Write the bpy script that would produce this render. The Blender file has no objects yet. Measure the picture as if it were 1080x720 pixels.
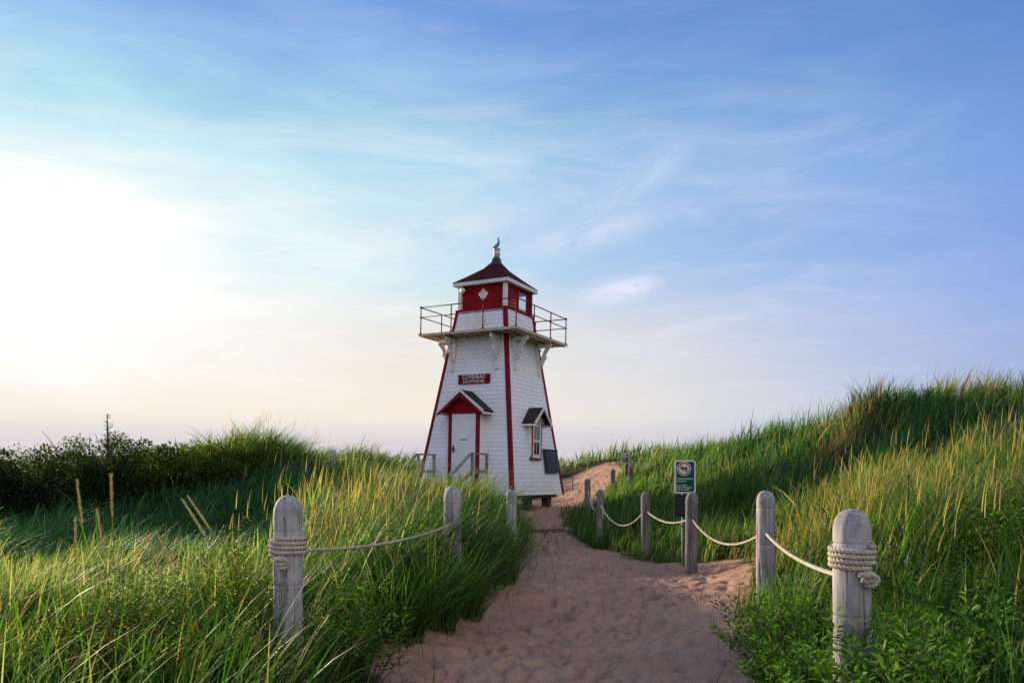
import bpy, bmesh, math, random
import numpy as np
from mathutils import Vector, Matrix

rnd = random.Random(7)
rng = np.random.default_rng(11)
SC = bpy.context.scene
COL = SC.collection
R = math.radians

# ------------------------------------------------------------------ camera
F, CX, CY, EYE = 800.0, 540.0, 499.0, 1.6
cam_d = bpy.data.cameras.new('camera')
cam = bpy.data.objects.new('camera', cam_d)
COL.objects.link(cam)
cam.location = (0, 0, EYE)
cam.rotation_euler = (R(90), 0, 0)
cam_d.sensor_width = 36
cam_d.lens = F / 1080 * 36
cam_d.shift_y = (CY - 360) / 1080
cam_d.clip_start = 0.05
cam_d.clip_end = 3000
SC.camera = cam


def W(px, py, d):
    """World point seen at a pixel of the photograph at a given distance ahead."""
    return Vector(((px - CX) / F * d, d, EYE - (py - CY) / F * d))


# ------------------------------------------------------------------ materials
def new_mat(name):
    m = bpy.data.materials.new(name)
    m.use_nodes = True
    nt = m.node_tree
    nt.nodes.clear()
    out = nt.nodes.new('ShaderNodeOutputMaterial')
    return m, nt, out


def nd(nt, typ, **kw):
    n = nt.nodes.new(typ)
    for k, v in kw.items():
        if k.startswith('i_'):
            n.inputs[k[2:].replace('_', ' ')].default_value = v
        else:
            setattr(n, k, v)
    return n


def lk(nt, a, b):
    nt.links.new(a, b)


def mixc(nt, fac, a, b, blend='MIX'):
    n = nt.nodes.new('ShaderNodeMix')
    n.data_type = 'RGBA'
    n.blend_type = blend
    for sock, v in ((n.inputs[0], fac), (n.inputs[6], a), (n.inputs[7], b)):
        if hasattr(v, 'is_linked'):
            lk(nt, v, sock)
        elif isinstance(v, (tuple, list)):
            sock.default_value = (*v[:3], 1)
        else:
            sock.default_value = v
    return n.outputs[2]


def mth(nt, op, a, b=None, c=None, clamp=False):
    n = nt.nodes.new('ShaderNodeMath')
    n.operation = op
    n.use_clamp = clamp
    for i, v in enumerate((a, b, c)):
        if v is None:
            continue
        if hasattr(v, 'is_linked'):
            lk(nt, v, n.inputs[i])
        else:
            n.inputs[i].default_value = v
    return n.outputs[0]


def ramp(nt, fac, stops, interp='LINEAR'):
    n = nt.nodes.new('ShaderNodeValToRGB')
    n.color_ramp.interpolation = interp
    el = n.color_ramp.elements
    while len(el) < len(stops):
        el.new(0.5)
    for e, (p, c) in zip(el, stops):
        e.position = p
        e.color = (*c[:3], 1) if isinstance(c, (tuple, list)) else (c, c, c, 1)
    lk(nt, fac, n.inputs[0])
    return n.outputs[0]


def noise(nt, vec, scale, detail=4, rough=0.55, dist=0.0):
    n = nt.nodes.new('ShaderNodeTexNoise')
    n.inputs['Scale'].default_value = scale
    n.inputs['Detail'].default_value = detail
    n.inputs['Roughness'].default_value = rough
    n.inputs['Distortion'].default_value = dist
    if vec is not None:
        lk(nt, vec, n.inputs['Vector'])
    return n.outputs['Fac']


def mapping(nt, vec, scale=(1, 1, 1), loc=(0, 0, 0), rot=(0, 0, 0)):
    n = nt.nodes.new('ShaderNodeMapping')
    n.inputs['Scale'].default_value = scale
    n.inputs['Location'].default_value = loc
    n.inputs['Rotation'].default_value = rot
    lk(nt, vec, n.inputs['Vector'])
    return n.outputs[0]


def surface(name, c0, c1=None, rough=0.6, sc=(6, 6, 6), lo=0.35, hi=0.7, bump=0.0, bscale=40, spots=None, spot_lo=0.62, spot_sc=25, metal=0.0, spec=0.4):
    """Weathered opaque surface: two tones mixed by noise, optional spots of wear, optional bump."""
    m, nt, out = new_mat(name)
    tc = nd(nt, 'ShaderNodeTexCoord')
    v = mapping(nt, tc.outputs['Object'], sc)
    f = noise(nt, v, 1.0, 6, 0.65)
    c1 = c1 or tuple(x * 0.8 for x in c0)
    col = ramp(nt, f, [(lo, c0), (hi, c1)])
    if spots:
        s = noise(nt, tc.outputs['Object'], spot_sc, 6, 0.7)
        col = mixc(nt, ramp(nt, s, [(spot_lo, 0.0), (spot_lo + .04, 1.0)]), col, spots)
    p = nd(nt, 'ShaderNodeBsdfPrincipled')
    lk(nt, col, p.inputs['Base Color'])
    p.inputs['Roughness'].default_value = rough
    p.inputs['Metallic'].default_value = metal
    p.inputs['Specular IOR Level'].default_value = spec
    if bump:
        b = nd(nt, 'ShaderNodeBump')
        b.inputs['Strength'].default_value = bump
        b.inputs['Distance'].default_value = 0.01
        lk(nt, noise(nt, tc.outputs['Object'], bscale, 5, 0.6), b.inputs['Height'])
        lk(nt, b.outputs[0], p.inputs['Normal'])
    lk(nt, p.outputs[0], out.inputs[0])
    return m


def leaf_mat(name, transl=0.45, rough=0.5, spec=0.25, tint=(1.28, 1.34, 0.6)):
    """Blade and leaf surface; colour from the mesh's own per-leaf colour."""
    m, nt, out = new_mat(name)
    a = nd(nt, 'ShaderNodeVertexColor', layer_name='Col')
    p = nd(nt, 'ShaderNodeBsdfPrincipled')
    lk(nt, a.outputs[0], p.inputs['Base Color'])
    p.inputs['Roughness'].default_value = rough
    p.inputs['Specular IOR Level'].default_value = spec
    t = nd(nt, 'ShaderNodeBsdfTranslucent')
    lk(nt, mixc(nt, 1.0, a.outputs[0], tint, 'MULTIPLY'), t.inputs[0])
    mx = nd(nt, 'ShaderNodeMixShader')
    mx.inputs[0].default_value = transl
    lk(nt, p.outputs[0], mx.inputs[1])
    lk(nt, t.outputs[0], mx.inputs[2])
    lk(nt, mx.outputs[0], out.inputs[0])
    return m


def wood_mat(name, c0, c1, dark=(0.05, 0.042, 0.04), rough=0.85):
    """Weathered timber: grain, drying checks, knots, lichen and stains; every object gets its own tone."""
    m, nt, out = new_mat(name)
    tc = nd(nt, 'ShaderNodeTexCoord')
    oi = nd(nt, 'ShaderNodeObjectInfo')
    off = nd(nt, 'ShaderNodeVectorMath', operation='SCALE')
    off.inputs[0].default_value = (31, 17, 23)
    lk(nt, oi.outputs['Random'], off.inputs['Scale'])
    pos = nd(nt, 'ShaderNodeVectorMath', operation='ADD')
    lk(nt, tc.outputs['Object'], pos.inputs[0])
    lk(nt, off.outputs[0], pos.inputs[1])
    P = pos.outputs[0]
    f = noise(nt, mapping(nt, P, (30, 30, 1.5)), 1.0, 8, 0.72, 0.4)
    col = ramp(nt, f, [(0.28, c1), (0.52, c0), (0.74, tuple(x * .62 for x in c1))])
    s = noise(nt, mapping(nt, P, (85, 85, 1.5)), 1.0, 3, 0.6, .3)
    chk = ramp(nt, s, [(0.59, 0.0), (0.66, 0.85)])
    col = mixc(nt, chk, col, dark)
    st = noise(nt, mapping(nt, P, (6, 6, 3)), 1.0, 5, 0.65)
    col = mixc(nt, ramp(nt, st, [(0.46, 0.0), (0.66, 0.65)]), col, tuple(x * .45 for x in c1))
    li = noise(nt, P, 26, 5, 0.7)
    col = mixc(nt, ramp(nt, li, [(0.62, 0.0), (0.70, 0.5)]), col, (0.34, 0.36, 0.28))
    vo = nd(nt, 'ShaderNodeTexVoronoi')
    vo.inputs['Scale'].default_value = 1.0
    lk(nt, mapping(nt, P, (9, 9, 4.5)), vo.inputs['Vector'])
    col = mixc(nt, ramp(nt, vo.outputs['Distance'], [(0.06, 0.8), (0.13, 0.0)]), col, dark)
    hsv = nd(nt, 'ShaderNodeHueSaturation')
    lk(nt, mth(nt, 'MULTIPLY_ADD', oi.outputs['Random'], .45, .78), hsv.inputs['Value'])
    lk(nt, mth(nt, 'MULTIPLY_ADD', oi.outputs['Random'], -.6, 1.3), hsv.inputs['Saturation'])
    lk(nt, col, hsv.inputs['Color'])
    p = nd(nt, 'ShaderNodeBsdfPrincipled')
    lk(nt, hsv.outputs[0], p.inputs['Base Color'])
    p.inputs['Roughness'].default_value = rough
    p.inputs['Specular IOR Level'].default_value = 0.2
    b = nd(nt, 'ShaderNodeBump')
    b.inputs['Strength'].default_value = 0.8
    b.inputs['Distance'].default_value = 0.008
    b.invert = True
    lk(nt, mth(nt, 'ADD', chk, mth(nt, 'MULTIPLY', f, .5)), b.inputs['Height'])
    lk(nt, b.outputs[0], p.inputs['Normal'])
    lk(nt, p.outputs[0], out.inputs[0])
    return m


M = {}
M['siding'] = surface('white_clapboard_paint', (0.83, 0.835, 0.85), (0.74, 0.74, 0.745), 0.55, (1.2, 1.2, 3), 0.40, 0.75, 0.15, 60, spots=(0.42, 0.39, 0.36), spot_lo=0.71, spot_sc=6)
M['white'] = surface('white_trim_paint', (0.78, 0.77, 0.75), (0.60, 0.58, 0.55), 0.5, (5, 5, 5), 0.4, 0.75, 0.15, 70)
M['door'] = surface('door_white_paint', (0.80, 0.79, 0.80), (0.72, 0.70, 0.70), 0.4, (3, 3, 3), 0.4, 0.75, spots=(0.40, 0.37, 0.36), spot_lo=0.71, spot_sc=7)
M['red'] = surface('red_trim_paint', (0.24, 0.005, 0.014), (0.15, 0.005, 0.012), 0.6, (8, 8, 3), 0.4, 0.7, 0.2, 80, spots=(0.42, 0.30, 0.28), spot_lo=0.70, spot_sc=14, spec=0.15)
M['redwall'] = surface('red_plank_paint', (0.30, 0.005, 0.010), (0.19, 0.004, 0.009), 0.6, (2, 2, 9), 0.35, 0.75, 0.2, 60, spots=(0.40, 0.12, 0.10), spot_lo=0.70, spot_sc=8, spec=0.12)
M['rail'] = surface('dark_red_railing', (0.20, 0.006, 0.016), (0.11, 0.006, 0.012), 0.6, (9, 9, 9), spec=0.12)
M['roof'] = surface('maroon_shingles', (0.088, 0.018, 0.014), (0.048, 0.013, 0.012), 0.9, (14, 14, 14), 0.35, 0.65, 0.5, 90, spec=0.1)
M['hoodroof'] = surface('dark_shingles', (0.020, 0.014, 0.016), (0.034, 0.022, 0.022), 0.9, (12, 12, 12), 0.35, 0.65, 0.5, 90)
M['deckwood'] = surface('deck_underside', (0.60, 0.47, 0.27), (0.44, 0.33, 0.17), 0.7, (2, 14, 6), 0.35, 0.7, 0.2, 40)
M['lead'] = surface('roof_cap_lead', (0.045, 0.040, 0.048), (0.03, 0.028, 0.034), 0.6, (10, 10, 10))
M['vent'] = surface('vent_pipe_metal', (0.55, 0.55, 0.56), (0.38, 0.38, 0.40), 0.35, (10, 10, 10), metal=0.3)
M['bird'] = surface('bird_plumage', (0.19, 0.25, 0.37), (0.12, 0.16, 0.25), 0.7, (20, 20, 20))
M['tan'] = surface('hood_soffit', (0.42, 0.33, 0.22), (0.33, 0.25, 0.17), 0.7, (6, 6, 6))
M['foundation'] = surface('foundation_timber', (0.10, 0.085, 0.075), (0.06, 0.05, 0.045), 0.9, (9, 9, 3), bump=0.3)
M['board'] = surface('dark_green_board', (0.030, 0.036, 0.038), (0.022, 0.027, 0.028), 0.5, (5, 5, 5))
M['greywood'] = wood_mat('grey_rail_timber', (0.33, 0.31, 0.29), (0.24, 0.22, 0.21))
M['post'] = wood_mat('weathered_post_wood', (0.43, 0.41, 0.42), (0.28, 0.26, 0.265))
M['postgrey'] = wood_mat('dark_grey_post_wood', (0.215, 0.195, 0.195), (0.145, 0.13, 0.13))
M['postdark'] = wood_mat('brown_sign_post_wood', (0.16, 0.12, 0.09), (0.10, 0.075, 0.06))
M['step'] = wood_mat('buried_step_timber', (0.22, 0.16, 0.12), (0.15, 0.11, 0.085))
M['rope'] = surface('pale_rope_fibre', (0.60, 0.53, 0.43), (0.34, 0.29, 0.24), 0.9, (11, 11, 11), 0.38, 0.68, 0.5, 220)
M['sgreen'] = surface('sign_green', (0.006, 0.085, 0.048), (0.005, 0.070, 0.040), 0.55, (3, 3, 3), spec=0.1)
M['swhite'] = surface('sign_white', (0.62, 0.66, 0.64), (0.56, 0.60, 0.58), 0.45, (3, 3, 3))
M['sred'] = surface('sign_red', (0.35, 0.03, 0.03), (0.30, 0.03, 0.03), 0.45, (3, 3, 3))
M['sdark'] = surface('sign_slate', (0.016, 0.026, 0.030), (0.012, 0.020, 0.024), 0.55, (3, 3, 3), spec=0.15)
M['steel'] = surface('grey_sign_post', (0.10, 0.105, 0.115), (0.075, 0.078, 0.085), 0.55, (6, 6, 6), metal=0.3)
M['brass'] = surface('lock_metal', (0.16, 0.15, 0.14), (0.10, 0.09, 0.085), 0.35, (9, 9, 9), metal=0.8)
M['stem'] = surface('twig_bark', (0.055, 0.040, 0.026), (0.035, 0.026, 0.018), 0.9, (20, 20, 20))
M['deadstem'] = surface('dead_twig', (0.050, 0.036, 0.030), (0.030, 0.022, 0.019), 0.9, (20, 20, 20))
M['stalk'] = surface('dry_stalk', (0.30, 0.28, 0.07), (0.22, 0.23, 0.05), 0.7, (20, 20, 6))
M['spike'] = surface('seed_spike', (0.62, 0.50, 0.22), (0.46, 0.37, 0.14), 0.8, (60, 60, 60))
M['grass'] = leaf_mat('dune_grass_blade', 0.52, 0.5, 0.22)
M['leaf'] = leaf_mat('shrub_leaf', 0.40, 0.6, 0.2, (1.3, 1.2, 0.4))
M['bushleaf'] = leaf_mat('bush_leaf', 0.45, 0.5, 0.25, (1.3, 1.2, 0.4))
mg, nt, out = new_mat('window_glass')
p = nd(nt, 'ShaderNodeBsdfPrincipled')
p.inputs['Base Color'].default_value = (0.02, 0.025, 0.03, 1)
p.inputs['Roughness'].default_value = 0.06
p.inputs['Specular IOR Level'].default_value = 0.8
lk(nt, p.outputs[0], out.inputs[0])
M['glass'] = mg
mg, nt, out = new_mat('lantern_glass')
tr = nd(nt, 'ShaderNodeBsdfTransparent')
tr.inputs[0].default_value = (.93, .96, .97, 1)
gl = nd(nt, 'ShaderNodeBsdfGlossy')
gl.inputs['Roughness'].default_value = 0.03
mx = nd(nt, 'ShaderNodeMixShader')
mx.inputs[0].default_value = 0.10
lk(nt, tr.outputs[0], mx.inputs[1])
lk(nt, gl.outputs[0], mx.inputs[2])
lk(nt, mx.outputs[0], out.inputs[0])
M['lglass'] = mg


# ------------------------------------------------------------------ mesh helpers
class MB:
    def __init__(s):
        s.v, s.f = [], []

    def add(s, vs, fs):
        o = len(s.v)
        s.v += [tuple(x) for x in vs]
        s.f += [tuple(i + o for i in f) for f in fs]
        return s

    def box(s, a, b, Mx=None):
        x0, y0, z0 = a
        x1, y1, z1 = b
        vs = [(x0, y0, z0), (x1, y0, z0), (x1, y1, z0), (x0, y1, z0), (x0, y0, z1), (x1, y0, z1), (x1, y1, z1), (x0, y1, z1)]
        if Mx is not None:
            vs = [Mx @ Vector(q) for q in vs]
        return s.add(vs, [(0, 3, 2, 1), (4, 5, 6, 7), (0, 1, 5, 4), (1, 2, 6, 5), (2, 3, 7, 6), (3, 0, 4, 7)])

    def bar(s, a, b, w, h, up=(0, 0, 1)):
        """Rectangular bar from a to b."""
        a, b = Vector(a), Vector(b)
        d = (b - a).normalized()
        u = Vector(up)
        sx = d.cross(u)
        if sx.length < 1e-4:
            sx = d.cross(Vector((1, 0, 0)))
        sx.normalize()
        sy = sx.cross(d).normalized()
        vs = []
        for q in (a, b):
            for i, j in ((-1, -1), (1, -1), (1, 1), (-1, 1)):
                vs.append(q + sx * (i * w / 2) + sy * (j * h / 2))
        return s.add(vs, [(3, 2, 1, 0), (4, 5, 6, 7), (0, 1, 5, 4), (1, 2, 6, 5), (2, 3, 7, 6), (3, 0, 4, 7)])

    def tube(s, pts, r, n=8, cap=True):
        pts = [Vector(q) for q in pts]
        rs = r if isinstance(r, (list, tuple)) else [r] * len(pts)
        rings = []
        prev = None
        for i, q in enumerate(pts):
            t = (pts[min(i + 1, len(pts) - 1)] - pts[max(i - 1, 0)]).normalized()
            if prev is None:
                u = t.cross(Vector((0.13, 0.21, 0.97)))
                if u.length < 1e-3:
                    u = t.cross(Vector((1, 0, 0)))
            else:
                u = prev - t * prev.dot(t)
            u.normalize()
            prev = u
            w = t.cross(u)
            rings.append([q + (u * math.cos(2 * math.pi * k / n) + w * math.sin(2 * math.pi * k / n)) * rs[i] for k in range(n)])
        vs = [q for ring in rings for q in ring]
        fs = []
        for i in range(len(pts) - 1):
            for k in range(n):
                fs.append((i * n + k, i * n + (k + 1) % n, (i + 1) * n + (k + 1) % n, (i + 1) * n + k))
        if cap:
            fs.append(tuple(range(n - 1, -1, -1)))
            fs.append(tuple((len(pts) - 1) * n + k for k in range(n)))
        return s.add(vs, fs)

    def prism(s, poly, Mx, depth):
        """Extrude a 2-D polygon (x, z) along local -y by depth, then transform."""
        n = len(poly)
        vs = [Mx @ Vector((x, 0, z)) for x, z in poly] + [Mx @ Vector((x, -depth, z)) for x, z in poly]
        fs = [tuple(range(n)), tuple(range(2 * n - 1, n - 1, -1))]
        fs += [(i, i + n, (i + 1) % n + n, (i + 1) % n) for i in range(n)]
        return s.add(vs, fs)

    def build(s, name, m, parent=None, smooth=False, bevel=0.0):
        me = bpy.data.meshes.new(name)
        me.from_pydata(s.v, [], s.f)
        bm = bmesh.new()
        bm.from_mesh(me)
        bmesh.ops.recalc_face_normals(bm, faces=bm.faces)
        if bevel:
            bmesh.ops.bevel(bm, geom=[e for e in bm.edges if e.is_manifold and e.calc_face_angle(0) > 0.6], offset=bevel, segments=2, affect='EDGES', profile=0.6)
        if smooth:
            for f in bm.faces:
                f.smooth = True
        bm.to_mesh(me)
        bm.free()
        me.materials.append(m)
        o = bpy.data.objects.new(name, me)
        COL.objects.link(o)
        if parent:
            o.parent = parent
        return o


def tag(o, label=None, cat=None, group=None, kind=None):
    if label:
        o['label'] = label
    if cat:
        o['category'] = cat
    if group:
        o['group'] = group
    if kind:
        o['kind'] = kind
    return o


def empty(name, loc, rz=0.0):
    o = bpy.data.objects.new(name, None)
    o.empty_display_size = 0.2
    COL.objects.link(o)
    o.location = loc
    o.rotation_euler = (0, 0, rz)
    return o


def np_mesh(name, verts, quads, m, cols=None, parent=None):
    me = bpy.data.meshes.new(name)
    nv, nq = len(verts), len(quads)
    me.vertices.add(nv)
    me.vertices.foreach_set('co', np.ascontiguousarray(verts, dtype=np.float32).ravel())
    k = quads.shape[1]
    me.loops.add(nq * k)
    me.loops.foreach_set('vertex_index', np.ascontiguousarray(quads, dtype=np.int32).ravel())
    me.polygons.add(nq)
    me.polygons.foreach_set('loop_start', np.arange(0, nq * k, k, dtype=np.int32))
    me.update(calc_edges=True)
    if cols is not None:
        a = me.color_attributes.new('Col', 'FLOAT_COLOR', 'POINT')
        c4 = np.ones((nv, 4), dtype=np.float32)
        c4[:, :3] = cols
        a.data.foreach_set('color', c4.ravel())
    me.materials.append(m)
    o = bpy.data.objects.new(name, me)
    COL.objects.link(o)
    if parent:
        o.parent = parent
    return o


def text_mesh(body, size, bold=0.0, depth=0.004, sx=1.0):
    """Lettering as a list of verts/faces in the xz plane, centred."""
    c = bpy.data.curves.new('lettering', 'FONT')
    c.body = body
    c.size = size
    c.offset = bold
    c.extrude = depth / 2
    c.resolution_u = 3
    c.space_character = 1.12
    c.align_x = 'CENTER'
    c.align_y = 'CENTER'
    o = bpy.data.objects.new('lettering', c)
    COL.objects.link(o)
    bpy.context.view_layer.update()
    dg = bpy.context.evaluated_depsgraph_get()
    me = o.evaluated_get(dg).to_mesh()
    vs = [Vector((v.co.x * sx, -v.co.z, v.co.y)) for v in me.vertices]
    fs = [tuple(q.vertices) for q in me.polygons]
    o.evaluated_get(dg).to_mesh_clear()
    bpy.data.objects.remove(o)
    bpy.data.curves.remove(c)
    return vs, fs


# ------------------------------------------------------------------ value noise
_perm = rng.random((256, 256))


def vnoise(x, y, s=1.0, o=0.0):
    x = np.asarray(x) * s + 37.3 + o
    y = np.asarray(y) * s + 11.7 + o * 1.7
    xi, yi = np.floor(x).astype(int), np.floor(y).astype(int)
    fx, fy = x - xi, y - yi
    fx = fx * fx * (3 - 2 * fx)
    fy = fy * fy * (3 - 2 * fy)
    g = lambda i, j: _perm[i % 256, j % 256]
    return (g(xi, yi) * (1 - fx) + g(xi + 1, yi) * fx) * (1 - fy) + (g(xi, yi + 1) * (1 - fx) + g(xi + 1, yi + 1) * fx) * fy


def fbm(x, y, s=1.0, o=0.0, n=3):
    t, a, k = 0, 0.5, 0
    for i in range(n):
        t = t + a * vnoise(x, y, s * 2 ** i, o + 17 * i)
        k += a
        a *= .5
    return t / k


def sstep(a, b, x):
    t = np.clip((x - a) / (b - a), 0, 1)
    return t * t * (3 - 2 * t)


# ------------------------------------------------------------------ terrain
CP = []


def cp(x, y, z):
    CP.append((x, y, z))


for q in [(0.4, -6, 0), (0.4, 0, 0), (0.4, 3, 0), (0.4, 6, 0), (1.2, 9, 0.01), (1.5, 12, 0.0), (2.81, 11.9, 0.03), (1.2, 14.5, 0.0), (2.52, 14.5, -0.03),
          (1.92, 17, 0.0), (0.7, 17, 0.02), (0.6, 18.8, 0.16), (0.9, 20.2, 0.42), (1.4, 21.6, .58), (1.7, 23, .66), (0, 22, .62), (-.5, 21, .6), (-2.4, 22, .65), (-1.5, 20, .55),
          (-3.5, 21, .7), (2.2, 24, .74), (2.2, 27, 1.0), (3.6, 29.3, 1.95), (2.0, 29.3, 1.28), (1.0, 28, .85), (-1, 27, .8),
          (3.18, 24, 1.0), (3.6, 23, 1.05), (2.0, 20, .42), (3.2, 20, .62), (3.4, 17, .35), (3.6, 14.5, 0.15), (2.95, 12.7, .04),
          # right dune
          (1.95, 5.8, .1), (2.2, 4.3, .25), (2.9, 3.0, .4), (3.4, 5, .5), (3.1, 8.4, .28), (4.0, 8.0, .62), (4.6, 9.5, .85), (4.4, 11.6, .45), (4.6, 7, .95), (5.5, 5, 1.05), (6.5, 10, 1.45), (7, 7, 1.6), (5.2, 13, .95), (6.4, 14, 1.55),
          (7.45, 16, 2.98), (9.8, 16, 2.98), (8.6, 14.6, 2.5), (6.85, 16.3, 2.02), (7.0, 15.2, 1.85), (7.0, 18, 2.2), (8.3, 16.4, 2.98), (6.5, 20, 2.3), (5.6, 26, 2.25), (5.0, 21, 1.5), (4.4, 31, 2.15), (3.2, 32, 2.0), (2.0, 32, 1.75), (9, 12, 2.1), (11, 9, 2.2),
          (12, 18, 2.6), (9, 19, 2.6), (8, 26, 2.2), (10, 34, 1.8), (5, 38, 1.6), (14, 12, 2.6), (16, 26, 2.2),
          # left side
          (-1.1, 5.8, .06), (-1.54, 5.2, .16), (-1.5, 3, .25), (-1.2, 7, .36), (-1.1, 8.6, .50), (-.65, 8.3, .36), (-.15, 8.3, .04), (-.35, 7.0, .05), (-.3, 12, .16), (-.6, 10.5, .38), (-.1, 14.6, .08), (-.2, 17, .22),
          (-2.5, 5, .38), (-4, 5, .4), (-4, 7.6, .42), (-6, 7, .45), (-9, 7, .5), (-3, 9.5, .42), (-5, 10, .15), (-6.5, 12.2, .35), (-8, 13.5, .6), (-11, 13, .7),
          (-1.7, 10.5, .42), (-1.6, 13, .60), (-1.5, 16, .60), (-2.9, 12.5, .68), (-3.2, 16, 1.15), (-5.3, 16.2, 2.05), (-5.6, 18, 2.0), (-4.1, 17, 1.42), (-4.4, 14, 1.0), (-6.6, 16, 1.75), (-7.5, 18, 1.6), (-10, 20, 1.2), (-2.9, 20, .95),
          (-4.0, 30, 1.95), (-2.2, 31, 1.1), (-5, 24, 1.85), (-3.7, 26, 1.78), (-6.2, 21, 1.9), (-8, 27, 1.4), (-16, 22, 1.2), (-14, 30, 1.2), (0, 34, 1.0),
          (-14, 8, .6), (-5, -3, .4), (7, -3, .8), (12, 3, 1.6), (-20, 14, .9), (25, 20, 2.2), (25, 45, 1.5), (-25, 40, 1.0), (0, 55, 1.2), (-40, 20, .8), (45, 20, 1.6), (-45, 70, .8), (45, 70, .9), (0, 90, .7), (-50, -10, .5), (50, -10, 1)]:
    cp(*q)
_cp = np.array(CP, dtype=float)


def _rbf():
    d = np.sqrt(((_cp[:, None, :2] - _cp[None, :, :2]) ** 2).sum(-1) + 0.25)
    A = d + np.eye(len(_cp)) * -0.02
    n = len(_cp)
    P = np.c_[np.ones(n), _cp[:, :2]]
    K = np.block([[A, P], [P.T, np.zeros((3, 3))]])
    return np.linalg.solve(K, np.r_[_cp[:, 2], 0, 0, 0])


_w = _rbf()


def H0(x, y):
    x = np.asarray(x, dtype=float)
    y = np.asarray(y, dtype=float)
    sh = np.broadcast(x, y).shape
    x, y = np.broadcast_to(x, sh).ravel(), np.broadcast_to(y, sh).ravel()
    xc, yc = np.clip(x, -55, 55), np.clip(y, -12, 95)
    z = np.full(len(x), _w[-3]) + _w[-2] * xc + _w[-1] * yc
    for i in range(len(_cp)):
        z += _w[i] * np.sqrt((xc - _cp[i, 0]) ** 2 + (yc - _cp[i, 1]) ** 2 + 0.25)
    return z.reshape(sh)


_YL = np.array([-12, 0, 5.8, 7.5, 9, 10.5, 12, 14.6, 17, 19, 20, 21, 24.5, 25.5, 29.5, 30])
_XL = np.array([-1.05, -1.05, -1.0, -.62, -.26, -.12, .02, .20, .25, .15, -.1, -2.3, -2.3, .9, 1.5, 3])
_YR = np.array([-12, 0, 5.8, 7.2, 9, 10.2, 11.2, 12.2, 13, 14.3, 16.8, 18.5, 20, 21.5, 23, 25, 27, 29, 29.8])
_XR = np.array([1.72, 1.72, 1.92, 2.3, 2.85, 3.6, 3.75, 3.6, 3.0, 2.5, 1.75, 1.35, 1.35, 1.8, 2.6, 3.4, 4.0, 4.1, 3.2])


def sand_d(x, y):
    """Positive inside the bare sand (metres from its edge, roughly)."""
    wob = (fbm(x, y, 1.6, 5) - .5) * .5 + (fbm(x, y, .8, 15, 2) - .5) * .9 * sstep(8.5, 11, y) * sstep(1.6, 2.4, x)
    l, r = np.interp(y, _YL, _XL), np.interp(y, _YR, _XR)
    d = np.minimum(x - l, r - x) + wob
    return np.where(y > 29.7, -1, np.minimum(d, (29.7 - y) * .8 + wob))


def H(x, y):
    z = H0(x, y)
    s = sand_d(x, y)
    off = sstep(0.2, -0.5, s)
    z = z + off * ((fbm(x, y, .45, 3) - .5) * .34 + (fbm(x, y, 1.3, 9) - .5) * (.16 + .22 * sstep(3, 5, x)))
    return z


# ground grid: fine where the path runs, coarse towards the horizon
def axis(parts):
    out = []
    for a, b, st in parts:
        out += list(np.arange(a, b - 1e-6, st))
    return np.array(out)


gx = axis([(-900, -100, 100), (-100, -30, 5), (-30, -12, 1.0), (-12, -3, .3), (-3, -1.2, .08), (-1.2, 4.0, .032), (4.0, 6, .08), (6, 14, .3), (14, 30, 1.0), (30, 100, 5), (100, 901, 100)])
gy = axis([(-60, -10, 10), (-10, 2, .5), (2, 4.5, .1), (4.5, 14, .032), (14, 24, .05), (24, 32, .1), (32, 50, .8), (50, 100, 4), (100, 1501, 100)])
GX, GY = np.meshgrid(gx, gy)
GZ = H(GX, GY)
far = sstep(60, 160, np.hypot(GX, GY))
GZ = GZ * (1 - far) + 0.2 * far
SD = sand_d(GX, GY)
inpath = sstep(0.0, 0.5, SD)
GZ += inpath * ((fbm(GX, GY, 1.1, 2) - .5) * .10 + (fbm(GX, GY, 3.4, 7, 2) - .5) * .075 + (fbm(GX, GY, 9, 8, 2) - .5) * .022)
prints = []
r2 = np.random.default_rng(5)
for k in range(1700):
    fy = r2.uniform(4.4, 28)
    l, r = float(np.interp(fy, _YL, _XL)), float(np.interp(fy, _YR, _XR))
    mid = (l + r) / 2
    fx = mid + r2.normal() * (r - l) * .20
    prints.append((fx, fy, r2.normal() * .55, r2.uniform(.08, .15), r2.uniform(.04, .075), r2.uniform(.016, .048) * (.4 if fy > 22 else 1)))
for fx, fy, a, L_, w_, dp in prints:
    i0, i1 = np.searchsorted(gx, [fx - .4, fx + .4])
    j0, j1 = np.searchsorted(gy, [fy - .4, fy + .4])
    X, Y = GX[j0:j1, i0:i1] - fx, GY[j0:j1, i0:i1] - fy
    u = (X * math.sin(a) + Y * math.cos(a)) / L_
    v = (X * math.cos(a) - Y * math.sin(a)) / w_
    q = np.sqrt(u * u + v * v)
    GZ[j0:j1, i0:i1] += (-dp * np.exp(-(q ** 4) * .8) + dp * .30 * np.exp(-((q - 1.45) / .4) ** 2)) * inpath[j0:j1, i0:i1]
nyg, nxg = GX.shape
gv = np.stack([GX, GY, GZ], -1).reshape(-1, 3)
ii = np.arange(nxg * nyg).reshape(nyg, nxg)
gq = np.stack([ii[:-1, :-1], ii[:-1, 1:], ii[1:, 1:], ii[1:, :-1]], -1).reshape(-1, 4)
fsd = SD.ravel()[gq].mean(1)
veg = sstep(0.12, -0.18, SD + (fbm(GX, GY, 6, 4) - .5) * .35).ravel()

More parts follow.
